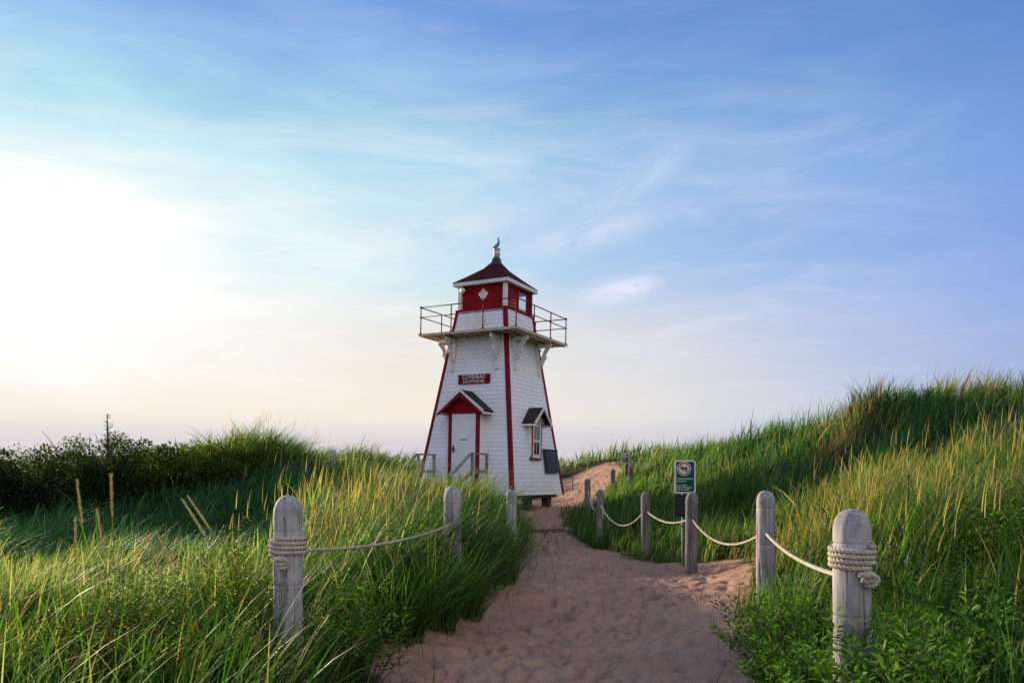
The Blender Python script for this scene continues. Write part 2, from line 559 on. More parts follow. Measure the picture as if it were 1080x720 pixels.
m, nt, out = new_mat('dune_sand')
tc = nd(nt, 'ShaderNodeTexCoord')
at = nd(nt, 'ShaderNodeVertexColor', layer_name='Col')
n1 = noise(nt, tc.outputs['Object'], 0.9, 6, 0.6)
n2 = noise(nt, tc.outputs['Object'], 60, 4, 0.7)
n3 = noise(nt, tc.outputs['Object'], 7, 5, 0.6)
sand = ramp(nt, n1, [(0.3, (0.51, 0.308, 0.210)), (0.7, (0.385, 0.220, 0.150))])
sand = mixc(nt, ramp(nt, n2, [(0.35, 0.0), (0.8, 0.4)]), sand, (0.24, 0.14, 0.095))
sand = mixc(nt, ramp(nt, n3, [(0.55, 0.0), (0.70, .72)]), sand, (0.19, 0.105, 0.070))
soil = mixc(nt, n3, (0.060, 0.048, 0.022), (0.028, 0.036, 0.012))
col = mixc(nt, at.outputs[0], sand, soil)
p = nd(nt, 'ShaderNodeBsdfPrincipled')
lk(nt, col, p.inputs['Base Color'])
p.inputs['Roughness'].default_value = 0.95
p.inputs['Specular IOR Level'].default_value = 0.1
b = nd(nt, 'ShaderNodeBump')
b.inputs['Strength'].default_value = 0.6
b.inputs['Distance'].default_value = 0.012
hh = mth(nt, 'ADD', mth(nt, 'MULTIPLY', n2, .35), noise(nt, tc.outputs['Object'], 16, 4, 0.6))
lk(nt, hh, b.inputs['Height'])
lk(nt, b.outputs[0], p.inputs['Normal'])
lk(nt, p.outputs[0], out.inputs[0])
M['sand'] = m


def sub_mesh(name, mask):
    q = gq[mask]
    u, inv = np.unique(q, return_inverse=True)
    o = np_mesh(name, gv[u], inv.reshape(-1, 4), M['sand'], np.repeat(veg[u][:, None], 3, 1))
    o.data.polygons.foreach_set('use_smooth', np.ones(len(q), dtype=bool))
    o['kind'] = 'structure'
    return o


sub_mesh('path', fsd > 0)
sub_mesh('ground', fsd <= 0)


def Hs(x, y):
    return float(H(np.array([x]), np.array([y]))[0])


# ------------------------------------------------------------------ grass
def blades(P, h, az, lean, curve, w, nseg, cb, ct, twist=None):
    n = len(P)
    t = np.linspace(0, 1, nseg + 1)[None, :]
    hx = h[:, None] * (lean[:, None] * t + curve[:, None] * t ** 2)
    hz = h[:, None] * (t - 0.42 * np.minimum(curve[:, None], 1.4) * t ** 2.4)
    ca, sa = np.cos(az)[:, None], np.sin(az)[:, None]
    X = P[:, 0:1] + hx * ca
    Y = P[:, 1:2] + hx * sa
    Z = P[:, 2:3] + hz
    tw = az + math.pi / 2 + (twist if twist is not None else 0)
    wd = w[:, None] * np.clip(1.0 - t ** 1.6, 0.06, 1) * np.minimum(1, .55 + t * 2)
    lx, ly = np.cos(tw)[:, None] * wd, np.sin(tw)[:, None] * wd
    V = np.empty((n, nseg + 1, 2, 3))
    V[:, :, 0, 0], V[:, :, 1, 0] = X - lx, X + lx
    V[:, :, 0, 1], V[:, :, 1, 1] = Y - ly, Y + ly
    V[:, :, 0, 2] = V[:, :, 1, 2] = Z
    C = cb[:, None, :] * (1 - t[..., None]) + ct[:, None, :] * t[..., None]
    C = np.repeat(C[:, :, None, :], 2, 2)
    k = np.arange(nseg)
    q = np.stack([2 * k, 2 * k + 1, 2 * k + 3, 2 * k + 2], -1)
    Q = (np.arange(n) * (nseg + 1) * 2)[:, None, None] + q[None]
    return V.reshape(-1, 3), Q.reshape(-1, 4), C.reshape(-1, 3)


PAL = {k: np.array(v) for k, v in dict(
    dark=(.020, .060, .010), green=(.044, .128, .020), bright=(.085, .185, .026), teal=(.070, .185, .095), silver=(.30, .34, .18),
    straw=(.37, .31, .135), olive=(.115, .165, .034), brown=(.24, .14, .055)).items()}
TH = R(-29.1)
TX, TY = -2.22 * .22 - .10, 22.0


def tower_local(x, y):
    dx, dy = x - TX, y - TY
    return dx * math.cos(TH) + dy * math.sin(TH), -dx * math.sin(TH) + dy * math.cos(TH)


def sample(y0, y1, dens, g):
    """Random ground points in the part of the place the photograph can see, with a margin."""
    xa = lambda y: -.72 * y - 2.2
    xb = lambda y: .72 * y + 2.2
    wmax = xb(y1) - xa(y1)
    n = int((y1 - y0) * wmax * dens)
    y = g.uniform(y0, y1, n)
    x = g.uniform(xa(y1), xb(y1), n)
    ok = (x > xa(y)) & (x < xb(y))
    x, y = x[ok], y[ok]
    s = sand_d(x, y)
    keep = g.random(len(x)) < sstep(0.16, -0.22, s + (fbm(x, y, 5, 21) - .5) * .4)
    a, b = tower_local(x, y)
    keep &= ~((np.abs(a) < 1.55) & (np.abs(b) < 1.55))
    keep &= ~((np.abs(a) < 1.0) & (b < 0) & (b > -2.9))
    cl = fbm(x, y, 2.4, 31, 2)
    keep &= g.random(len(x)) < (0.16 + 1.1 * sstep(.34, .62, cl))
    keep &= ~((y < 5.3) & (x < -1.5) & (g.random(len(x)) < .55))
    keep &= ~((y < 7.2) & (s > -1.7) & (x < .3) & (g.random(len(x)) < .55))
    keep &= ~((y < 6.8) & (x > 2.0) & (g.random(len(x)) < .45))
    return x[keep], y[keep]


def grass_batch(y0, y1, dens, nseg, wmul, g, side):
    x, y = sample(y0, y1, dens, g)
    sel = (x < np.interp(y, _YL, (_XL + np.interp(_YL, _YR, _XR)) / 2)) if side < 0 else (x >= np.interp(y, _YL, (_XL + np.interp(_YL, _YR, _XR)) / 2))
    x, y = x[sel], y[sel]
    n = len(x)
    z = H(x, y)
    s = sand_d(x, y)
    cl = fbm(x, y, .8, 41, 3)
    c2 = fbm(x, y, .35, 53, 3)
    u = g.random(n)
    h = np.full(n, .62)
    lean_x, lean_y = np.full(n, .55), np.full(n, .05)
    pal = np.zeros((n, len(PAL)))
    names = list(PAL)
    ix = {k: i for i, k in enumerate(names)}

    def setp(mask, **kw):
        for k, v in kw.items():
            pal[mask, ix[k]] = v

    if side < 0:
        setp(np.ones(n, bool), green=.45, olive=.25, dark=.2, straw=.12)
        fld = (y < 9.0) & (x < -1.7)
        h[fld] = .44
        lean_x[fld], lean_y[fld] = .24, .03
        setp(fld, silver=.75, olive=.5, green=.75, dark=.25, straw=.22, bright=.35)
        slv = fld & (y > 5.8) & (x < -2.8)
        setp(slv, silver=1.5, straw=.35)
        lowm = fld & (y < 6.2) & (x > -3.6)
        setp(lowm, silver=.25, olive=.35, green=.9, dark=.9, straw=.12, bright=.3)
        h[lowm] = .40
        hol = (y >= 9.0) & (y < 16) & (x < -2.3 - (y - 9) * .28)
        h[hol] = .55
        setp(hol, teal=.95, green=.35, olive=.03, dark=.15, straw=.03)
        bank = s > -1.15
        bank &= y < 15
        h[bank] = np.where((y[bank] > 6.3) & (y[bank] < 11.5), .92, .60)
        lean_x[bank] = np.where(y[bank] < 6.4, .3, .42)
        setp(bank, dark=1.3, green=.5, olive=.12, straw=.04, silver=0)
        tall = (y > 9.0) & (y < 17) & (x > -2.9 - (y - 9) * .10) & ~bank
        h[tall] = .80
        lean_x[tall], lean_y[tall] = .22, .0
        setp(tall, straw=.55, olive=.6, green=.4, dark=.1, bright=.2)
        door = (x > -2.6) & (x < .1) & (y > 14.5) & (y < 20.5)
        h[door] = .95
        setp(door, straw=.5, olive=.6, green=.5, bright=.25)
        top = (y > 15.5) & (x < -2.5)
        h[top] = .58
        setp(top, green=.6, olive=.35, teal=.25, straw=.12)
    else:
        setp(np.ones(n, bool), green=.55, bright=.35, olive=.25, dark=.1, straw=.06)
        lean_x[:] = .28
        near = (y < 12.5) & (x > 3.0)
        h[near] = .78
        setp(near, straw=.42, olive=.5, green=.5, dark=.25, bright=.2)
        lit = (x > 2.8) & (y > 8.3) & (y < 13.5) & (s > -1.6)
        setp(lit, brown=.45, straw=.35, dark=.3)
        nr = (y < 7.0) & (x > 2.2)
        h[nr] = .66
        setp(nr, dark=1.4, green=.45, straw=.26, bright=.03, olive=.12)
        edge = (y < 9.5) & (s > -1.0)
        h[edge] = .50
        setp(edge, dark=.7, green=.6, straw=.05, olive=.15)
        patch = (x < 4.6) & (y > 12.0) & (y < 24)
        h[patch] = .52
        setp(patch, bright=.7, green=.5, olive=.25, straw=.08, dark=.1)
        hump = (x > 5.6) & (y > 12.2)
        h[hump] = .66
        setp(hump, green=.9, dark=.35, teal=.25, straw=.05, olive=.1, bright=.1)
        crest = (x > 6.2) & (y > 15.3) & (y < 19)
        br = crest & (fbm(x, y, .9, 77, 2) > .50)
        setp(br, brown=.9, straw=.4, green=.25, olive=.4)
        farr = y > 24
        h[farr] = .55
        setp(farr, bright=.5, olive=.45, green=.4, straw=.1)
    pal = np.maximum(pal, 0)
    pal *= (.25 + g.random(pal.shape) ** 1.5 * 1.5)
    # drifts of drier and of greener grass
    pal[:, ix['straw']] *= sstep(.35, .65, cl) * 1.7 + .15
    pal[:, ix['olive']] *= sstep(.3, .7, c2) * 1.2 + .3
    pal[:, ix['dark']] *= sstep(.65, .35, cl) * 1.4 + .2
    ch = np.argmax(np.log(g.random(pal.shape) + 1e-9) / (pal + 1e-6), 1)
    colv = np.array([PAL[k] for k in names])[ch]
    colv = colv * g.uniform(.7, 1.35, (n, 1)) * g.uniform(.9, 1.1, (n, 3))
    clump = fbm(x, y, 1.5, 61, 2)
    h = h * (.45 + .95 * clump) * np.clip(g.normal(1, .26, n), .35, 1.75)
    h *= np.where(s > -.35, .75, 1)
    az = np.arctan2(lean_y, lean_x) + g.normal(0, .75, n) * np.where(lean_x > .23, 1.35, 1.6) + (fbm(x, y, 1.3, 81, 2) - .5) * 2.2
    lm = np.hypot(lean_x, lean_y)
    lean = lm * g.uniform(.1, .9, n)
    curve = lm * g.uniform(.2, 1.3, n) + g.uniform(0, .5, n) ** 2
    w = g.uniform(.0018, .0050, n) * wmul
    hero = g.random(n) < .05
    w = np.where(hero, w * 1.8, w)
    h = np.where(hero, h * 1.22, h)
    curve = np.where(hero, curve + .35, curve)
    P = np.stack([x, y, z - .03], 1)
    return blades(P, h, az, lean, curve, w, nseg, colv * .88, colv * g.uniform(1.0, 1.5, (n, 1)), g.normal(0, .5, n))  # blade roots darkened in the colour, as shade low in the grass


def stalks(n, region, g, hh, head):
    """Seed stalks standing above the blades, too many to count."""
    x = g.uniform(region[0], region[1], n)
    y = g.uniform(region[2], region[3], n)
    s = sand_d(x, y)
    k = s < -.5
    x, y = x[k], y[k]
    n = len(x)
    P = np.stack([x, y, H(x, y)], 1)
    h = hh * g.uniform(.75, 1.2, n)
    az = g.uniform(-1.2, 1.2, n)
    ln = g.uniform(0, .22, n)
    cu = g.uniform(0, .15, n)
    c0 = np.tile(PAL['olive'], (n, 1)) * g.uniform(.8, 1.3, (n, 1))
    c1 = np.tile(np.array((.50, .42, .22)), (n, 1)) * g.uniform(.7, 1.15, (n, 1))
    out = [blades(P, h * (1 - head), az, ln, cu * 0, np.full(n, .0016), 2, c0, c0)]
    top = P.copy()
    hx = h * (1 - head) * ln
    top[:, 0] += hx * np.cos(az)
    top[:, 1] += hx * np.sin(az)
    top[:, 2] += h * (1 - head)
    for tw in (0, math.pi / 2):
        out.append(blades(top, h * head, az, ln, cu, np.full(n, .0050), 4, c1, c1, np.full(n, tw)))
    return out


def merge(parts):
    V, Q, C = [], [], []
    o = 0
    for v, q, c in parts:
        V.append(v)
        Q.append(q + o)
        C.append(c)
        o += len(v)
    return np.concatenate(V), np.concatenate(Q), np.concatenate(C)


def litter(n, g):
    """Dead blades lying on the sand and stray shoots near the grass edge."""
    y = g.uniform(4.2, 24, n)
    l, r = np.interp(y, _YL, _XL), np.interp(y, _YR, _XR)
    d = np.abs(g.normal(0, .30, n))
    x = np.where(g.random(n) < .55, l + d, r - d)
    mid = g.random(n) < .14
    x = np.where(mid, g.uniform(l, r), x)
    P = np.stack([x, y, H(x, y) + .004], 1)
    dead = (g.random(n) < .72) | mid
    c = np.where(dead[:, None], np.array((.16, .105, .06)) * g.uniform(.5, 1.5, (n, 1)), np.array((.06, .13, .02)) * g.uniform(.6, 1.2, (n, 1)))
    h = np.where(mid, g.uniform(.02, .09, n), g.uniform(.05, .22, n))
    h = np.where(dead, h, g.uniform(.10, .36, n))
    lean = np.where(dead, 1.0, g.uniform(.1, .6, n))
    v, q, cc = blades(P, h, g.uniform(0, 6.283, n), lean, np.where(dead, 0, g.uniform(0, .9, n)), g.uniform(.0018, .0045, n), 4, c, c)
    v = v.reshape(n, 5, 2, 3)
    base = P[:, None, None, 2]
    v[..., 2] = np.where(dead[:, None, None], base + .006 + (v[..., 2] - base) * .10, v[..., 2])
    return v.reshape(-1, 3), q, cc


gL = np.random.default_rng(101)
gR = np.random.default_rng(202)
bands = [(2.2, 5.0, 1700, 6, 1.7), (5.0, 8.0, 1500, 6, 1.9), (8.0, 12.0, 900, 5, 2.4), (12.0, 18.0, 520, 4, 2.8), (18.0, 26.0, 200, 3, 4.0), (26.0, 42.0, 60, 3, 6.0)]
partsL = [grass_batch(a, b_, d, ns, w, gL, -1) for a, b_, d, ns, w in bands]
partsL += stalks(170, (-3.6, -.7, 8.8, 13), gL, 1.0, .26)
partsL += stalks(14, (-4.5, -1.8, 4.6, 8.4), gL, .72, .24)
partsL += stalks(120, (-7, -2.5, 14, 18), gL, .85, .28)
partsL.append(litter(2600, gL))
for cx_, cy_, rr_, n_, hh_ in ((-.78, 7.1, .26, 520, .98), (-1.02, 6.6, .24, 420, .85), (-.52, 7.7, .2, 360, .92), (-.25, 9.6, .3, 420, .85)):
    a_ = gL.uniform(0, 6.283, n_)
    q_ = np.sqrt(gL.random(n_)) * rr_
    x_, y_ = cx_ + q_ * np.cos(a_), cy_ + q_ * np.sin(a_)
    c_ = np.array([PAL['green'], PAL['dark'], PAL['bright'], PAL['olive']])[gL.integers(4, size=n_)] * gL.uniform(.7, 1.3, (n_, 1))
    partsL.append(blades(np.stack([x_, y_, H(x_, y_) - .03], 1), hh_ * gL.uniform(.5, 1.1, n_), a_ + gL.normal(0, .5, n_), gL.uniform(.05, .45, n_), gL.uniform(.1, .9, n_), gL.uniform(.003, .0075, n_), 6, c_ * .9, c_ * 1.2, gL.normal(0, .5, n_)))  # tuft roots carry the same painted shade near the ground
partsR = [grass_batch(a, b_, d, ns, w, gR, 1) for a, b_, d, ns, w in bands]
partsR += stalks(420, (3.0, 8, 5.5, 12.5), gR, 1.02, .26)
partsR += stalks(120, (5, 10, 13, 17), gR, .85, .26)
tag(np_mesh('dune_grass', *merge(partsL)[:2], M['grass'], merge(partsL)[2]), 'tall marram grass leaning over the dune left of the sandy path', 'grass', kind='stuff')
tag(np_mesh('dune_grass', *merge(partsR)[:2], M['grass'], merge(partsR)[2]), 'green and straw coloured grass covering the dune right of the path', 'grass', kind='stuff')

# prominent seed stalks of the left foreground, one by one
STK = [((81, 506), (95, 600), 5.3, 'tall dry seed stalk, second tallest over the left meadow'),
       ((117, 499), (122, 606), 5.3, 'tallest straight yellow seed stalk over the left meadow'),
       ((102, 537), (112, 612), 5.2, 'short seed stalk between the two tallest stalks of the meadow'),
       ((79, 545), (76, 606), 5.2, 'short seed stalk leaning just below the second tallest stalk'),
       ((192, 526), (236, 604), 5.4, 'slanting pale seed stalk, lower one of the leaning pair'),
       ((198, 523), (244, 598), 5.6, 'slanting pale seed stalk, upper one of the leaning pair'),
       ((156, 564), (172, 625), 5.1, 'thin grey seed stalk tilted left, in the middle of the meadow'),
       ((166, 562), (184, 628), 5.1, 'thin grey seed stalk just beside the tilted middle stalk')]
for (tp, bp, d, lab) in STK:
    a, b_ = W(*bp, d), W(*tp, d)
    g0 = Hs(a.x, a.y)
    base = a + (a - b_) * (max(0.0, a.z - g0) / max(.05, (b_ - a).z))
    t = empty('grass_stalk', base)
    tag(t, lab, 'grass stalk', 'seed stalks over the left meadow')
    L_ = b_ - base
    side = Vector((rnd.uniform(-.05, .06), 0, 0))
    pt = lambda u: L_ * u + side * math.sin(u * math.pi) * .6
    MB().tube([pt(i / 8) for i in range(9)], 0.0026, 6).build('stem', M['stalk'], t, True)
    hb = MB()
    u0 = 1 - min(.45, .30 / L_.length)
    hb.tube([pt(u0 + (1 - u0) * i / 10) for i in range(11)], [0.0022 + .0036 * math.sin(math.pi * min(1, (i + .6) / 10.8)) ** .6 for i in range(11)], 8)
    ax = L_.normalized()
    for i in range(210):
        u = u0 + (1 - u0) * rnd.random()
        an = rnd.uniform(0, 6.283)
        e1 = ax.cross(Vector((0, 1, 0))).normalized()
        e2 = ax.cross(e1)
        dr = (e1 * math.cos(an) + e2 * math.sin(an))
        q = pt(u) + dr * .006
        sd = dr.cross(ax)
        hb.add([q - sd * .0025, q + sd * .0025, q + dr * .010 + ax * .015], [(0, 1, 2)])
    hb.build('seed_head', M['spike'], t)


# ------------------------------------------------------------------ leafy plants
def leaves(P, D, N, ln, wd, col):
    """Folded pointed leaves: P base, D direction, N up side."""
    n = len(P)
    D = D / np.linalg.norm(D, axis=1, keepdims=True)
    S = np.cross(D, N)
    S /= np.linalg.norm(S, axis=1, keepdims=True) + 1e-9
    U = np.cross(S, D)
    ln, wd = ln[:, None], wd[:, None]
    V = np.empty((n, 6, 3))
    V[:, 0] = P
    V[:, 1] = P + D * ln * .35 - S * wd * .5 + U * wd * .16
    V[:, 2] = P + D * ln * .75 - S * wd * .36 + U * wd * .08 - U * ln * .04
    V[:, 3] = P + D * ln - U * ln * .12
    V[:, 4] = P + D * ln * .75 + S * wd * .36 + U * wd * .08 - U * ln * .04
    V[:, 5] = P + D * ln * .35 + S * wd * .5 + U * wd * .16
    q = np.array([[0, 3, 2, 1], [0, 5, 4, 3]])
    Q = (np.arange(n) * 6)[:, None, None] + q[None]
    return V.reshape(-1, 3), Q.reshape(-1, 4), np.repeat(col, 6, 0)


def shrub(name, label, cat, group, x, y, ns, h, spread, leaf, cols, seed, per=26, m='leaf', stemr=.004):
    g = np.random.default_rng(seed)
    z = Hs(x, y)
    t = empty(name, (x, y, z))
    tag(t, label, cat, group)
    st = MB()
    P, D, N, C = [], [], [], []
    for k in range(ns):
        a = g.uniform(0, 2 * math.pi)
        rr = math.sqrt(g.random()) * spread
        b0 = np.array([math.cos(a) * rr * .45, math.sin(a) * rr * .45, 0])
        b0[2] = Hs(x + b0[0], y + b0[1]) - z
        hh = h * g.uniform(.65, 1.15) * (1 - .35 * (rr / spread) ** 2)
        tip = b0 + np.array([math.cos(a) * rr * .8 + g.normal() * .05, math.sin(a) * rr * .8 + g.normal() * .05, hh])
        mid = (b0 + tip) / 2 + np.array([g.normal() * .03, g.normal() * .03, hh * .08])
        pts = [(1 - u) ** 2 * b0 + 2 * u * (1 - u) * mid + u * u * tip for u in np.linspace(0, 1, 6)]
        st.tube(pts, [stemr * (1 - .7 * i / 5) for i in range(6)], 4, False)
        base_c = np.array(cols[g.integers(len(cols))]) * g.uniform(.75, 1.25)
        for i in range(per):
            u = .25 + .77 * (i + g.random()) / per
            u = min(u, 1)
            q = (1 - u) ** 2 * b0 + 2 * u * (1 - u) * mid + u * u * tip
            an = i * 2.4 + g.normal() * .4
            out_ = g.uniform(.5, 1.0)
            d = np.array([math.cos(an) * out_, math.sin(an) * out_, g.uniform(.15, .9)])
            sc = leaf * g.uniform(.6, 1.15)
            q = q + d * leaf * g.uniform(.0, .9)
            P.append(q)
            D.append(d)
            N.append([g.normal() * .3, g.normal() * .3, 1])
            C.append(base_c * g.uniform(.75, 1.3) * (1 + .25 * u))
    st.build('stem', M['stem'], t, True)
    n = len(P)
    ln = leaf * g.uniform(.7, 1.2, n)
    v, q, c = leaves(np.array(P), np.array(D), np.array(N), ln, ln * g.uniform(.38, .5, n), np.array(C))
    np_mesh('foliage', v, q, M[m], c, t)
    return t


GR = [(.055, .15, .014), (.085, .20, .018), (.040, .11, .014)]
YG = [(.12, .19, .016), (.18, .20, .018), (.07, .14, .014)]
RU = [(.06, .12, .014), (.20, .13, .015), (.22, .06, .014), (.10,.15,.015)]
shrub('shrub', 'broad bright green shrub at the foot of the nearest post on the right', 'shrub', None, 1.92, 3.92, 46, .62, .34, .058, GR, 1, 30)
shrub('shrub', 'leafy green shrub spilling toward the sand left of the nearest right post', 'shrub', None, 1.74, 4.75, 34, .42, .26, .052, GR, 2, 26)
shrub('shrub', 'dark leafy shrub in the grass between the two nearest right posts', 'shrub', None, 2.05, 5.9, 40, .62, .45, .055, GR, 3, 26)
shrub('shrub', 'low dark shrub at the lower right corner behind the nearest post', 'shrub', None, 2.75, 4.3, 36, .55, .45, .055, GR, 4, 26)
shrub('shrub', 'yellow green shrub growing close against the left side of the rope wrapped left post', 'shrub', None, -1.86, 5.35, 46, .98, .28, .036, YG, 5, 40)
shrub('shrub', 'dark green shrub right of the rope wrapped left post, under the rope', 'shrub', None, -1.12, 5.5, 40, .75, .34, .045, GR, 6, 30)
shrub('shrub', 'low yellow shrub in front of the rope wrapped left post', 'shrub', None, -1.55, 4.75, 36, .48, .30, .032, YG, 7, 34)
shrub('shrub', 'reddish orange tinged weed at the lower left near the meadow edge', 'shrub', None, -2.1, 4.35, 34, .42, .32, .030, RU, 8, 34)
shrub('shrub', 'rusty leaved weed in the bottom left corner of the meadow', 'shrub', None, -2.75, 4.4, 30, .40, .35, .030, RU, 9, 32)
shrub('shrub', 'small dark leafy bush on the grassy slope right of the second right post', 'shrub', None, 4.3, 8.9, 30, .75, .35, .05, GR, 10, 24)
shrub('shrub', 'small dark bush high on the straw coloured slope', 'shrub', None, 5.15, 11.8, 30, .80, .38, .055, GR, 11, 24)
shrub('shrub', 'dark round leafed shrub on the crest of the right dune', 'shrub', None, 8.75, 16.0, 26, .55, .40, .06, [(.02, .05, .016)], 12, 24)
shrub('shrub', 'green shrub among tall grass at the right edge of the picture', 'shrub', None, 4.1, 6.4, 36, .72, .4, .05, GR, 13, 26)


def bush(label, x, y, rx, ry, h, n, leaf, cols, seed, group='dense bushes along the hollow'):
    g = np.random.default_rng(seed)
    z = Hs(x, y)
    t = empty('bush', (x, y, z))
    tag(t, label, 'bush', group)
    st = MB()
    for k in range(14):
        a = g.uniform(0, 6.283)
        q = np.array([math.cos(a) * rx * g.uniform(.2, .8), math.sin(a) * ry * g.uniform(.2, .8), h * g.uniform(.7, 1.02)])
        st.tube([(q[0] * .1, q[1] * .1, 0), (q[0] * .5, q[1] * .5, q[2] * .5), tuple(q)], [.022, .013, .004], 5, False)
    st.build('branch', M['stem'], t, True)
    nb = 46
    bc = []
    for k in range(nb):
        a, rr = g.uniform(0, 6.283), math.sqrt(g.random())
        top = h * (1 - .30 * rr ** 2.4) * g.uniform(.78, 1.06)
        bc.append((math.cos(a) * rr * rx, math.sin(a) * rr * ry, g.uniform(.12, 1.0) ** .7 * top - .12, g.uniform(.16, .34)))
    bc = np.array(bc)
    which = g.integers(nb, size=n)
    off = g.normal(size=(n, 3))
    off /= np.linalg.norm(off, axis=1, keepdims=True)
    off *= (g.random((n, 1)) ** .45)
    P = bc[which, :3] + off * bc[which, 3:4] * np.array([1.2, 1.2, .85])
    P[:, 2] = np.maximum(P[:, 2], .02)
    D = off + np.c_[g.normal(0, .5, (n, 2)), g.uniform(-.1, .7, n)]
    N = np.c_[g.normal(0, .4, (n, 2)), np.ones(n)]
    C = np.array(cols)[g.integers(len(cols), size=n)] * g.uniform(.7, 1.35, (n, 1)) * g.uniform(.8, 1.2, nb)[which][:, None]
    ln = leaf * g.uniform(.65, 1.3, n)
    v, q, c = leaves(P, D, N, ln, ln * .5, C)
    np_mesh('foliage', v, q, M['bushleaf'], c, t)
    return t


def undergrowth(name, label, regions, seed):
    """Low broad-leaved weeds between the grass, too many to count."""
    g = np.random.default_rng(seed)
    Ps, Ds, Cs, Ls = [], [], [], []
    for side, o0, o1, y0, y1, dens, hmax, leaf, cols in regions:
        n0 = int((o1 - o0) * (y1 - y0) * dens)
        y = g.uniform(y0, y1, n0)
        o = g.uniform(o0, o1, n0)
        x = np.interp(y, _YL, _XL) - o if side < 0 else np.interp(y, _YR, _XR) + o
        ok = (sand_d(x, y) < -.12) & (g.random(n0) < .15 + 1.1 * sstep(.36, .62, fbm(x, y, 1.7, 121 + seed, 3)))
        x, y = x[ok], y[ok]
        pc = np.array(cols)[(fbm(x, y, 2.1, 33 + seed, 2) * 2.2 * len(cols)).astype(int) % len(cols)]
        k = 9                                            # leaves of one sprig
        hh = hmax * g.uniform(.25, 1, len(x)) * (.4 + .9 * fbm(x, y, 2.2, 141, 2))
        az = g.uniform(0, 6.283, len(x))
        le = g.uniform(0, .35, len(x))
        z = H(x, y)
        for i in range(k):
            u = (i + 1) / k
            a = az + i * 2.4 + g.normal(0, .4, len(x))
            d = np.stack([np.cos(a), np.sin(a), g.uniform(.1, .9, len(x))], 1)
            Ps.append(np.stack([x + np.cos(az) * le * hh * u, y + np.sin(az) * le * hh * u, z + hh * u], 1) + d * leaf * .25)
            Ds.append(d)
            Cs.append(pc * g.uniform(.7, 1.35, (len(x), 1)))
            Ls.append(leaf * g.uniform(.6, 1.2, len(x)) * (1.1 - .4 * u))
    P, D, C, L = np.concatenate(Ps), np.concatenate(Ds), np.concatenate(Cs), np.concatenate(Ls)
    v, q, c = leaves(P, D, np.c_[g.normal(0, .3, (len(P), 2)), np.ones(len(P))], L, L * g.uniform(.36, .52, len(P)), C)
    o = np_mesh(name, v, q, M['leaf'], c)
    tag(o, label, 'weeds', kind='stuff')


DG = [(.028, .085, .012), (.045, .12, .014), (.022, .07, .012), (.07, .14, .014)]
undergrowth('undergrowth', 'dark green broad leaved weeds under the grass left of the path', [(-1, .15, 1.8, 4.2, 7.4, 800, .58, .042, DG), (-1, .15, 1.3, 7.4, 10.5, 260, .45, .05, DG), (-1, .8, 3.6, 3.4, 5.2, 520, .36, .034, DG + YG + [(.16, .12, .014), (.20, .09, .012)]), (-1, .9, 5.0, 5.2, 7.5, 150, .36, .034, DG + YG), (-1, 3.0, 7.5, 7.4, 8.6, 90, .45, .05, YG)], 3)
undergrowth('undergrowth', 'dark green broad leaved weeds under the grass right of the path', [(1, .1, 1.6, 3.2, 7.5, 420, .42, .048, DG), (1, .7, 3.6, 3.0, 7.2, 420, .62, .05, DG + DG + [(.10, .09, .02)]), (1, 1.0, 5.0, 8.0, 13.0, 30, .60, .06, DG + YG)], 5)
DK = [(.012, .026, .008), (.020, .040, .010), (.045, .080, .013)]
DY = [(.07, .13, .014), (.11, .16, .016), (.05, .10, .012)]
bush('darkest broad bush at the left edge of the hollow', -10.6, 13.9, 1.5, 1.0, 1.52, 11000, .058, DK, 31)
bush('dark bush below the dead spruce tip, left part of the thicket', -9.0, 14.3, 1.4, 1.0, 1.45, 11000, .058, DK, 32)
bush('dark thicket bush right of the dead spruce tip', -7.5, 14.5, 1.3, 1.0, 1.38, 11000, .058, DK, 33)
bush('yellow green topped bush where the thicket meets the grassy hump', -6.3, 14.7, 1.1, .8, 1.0, 10000, .060, DY, 34)
bush('yellow green bush highest on the left grassy hump', -5.5, 15.2, .8, .6, .62, 8000, .058, DY, 35)
bush('back row bush showing its lit top at the far left', -12.2, 16.8, 1.9, 1.2, 1.40, 9000, .066, DY, 36)
bush('back row bush with a yellow green top behind the spruce tip', -9.6, 17.2, 1.8, 1.2, 1.30, 9000, .066, DY, 37)
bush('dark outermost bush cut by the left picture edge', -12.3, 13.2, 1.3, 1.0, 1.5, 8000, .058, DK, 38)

# bare spruce tip
t = empty('spruce_tree', (-8.0, 15.0, Hs(-8.0, 15.0)))
tag(t, 'nearly bare dark spruce tip poking above the left bushes', 'tree')
top = W(111, 436, 15.0)
hh = top.z - t.location.z
MB().tube([(0, 0, 0), (.02, 0, hh * .5), (-.01, 0, hh)], [.05, .03, .006], 6).build('trunk', M['deadstem'], t, True)
cr = MB()
for i in range(34):
    u = rnd.uniform(.5, .985)
    a = rnd.uniform(0, 6.283)
    L_ = (1 - u) * hh * .24 + .05
    a0 = Vector((.01, 0, hh * u))
    e = a0 + Vector((math.cos(a) * L_, math.sin(a) * L_, L_ * .55))
    cr.tube([a0, (a0 + e) / 2 - Vector((0, 0, .01)), e], [.007, .005, .002], 4, False)
    if u < .60:
        for j in range(26):
            q = a0.lerp(e, rnd.uniform(.15, 1))
            d = Vector((rnd.gauss(0, 1), rnd.gauss(0, 1), rnd.gauss(.3, .8))).normalized() * .07
            cr.tube([q, q + d], [.006, .002], 3, False)
cr.build('crown', M['deadstem'], t)


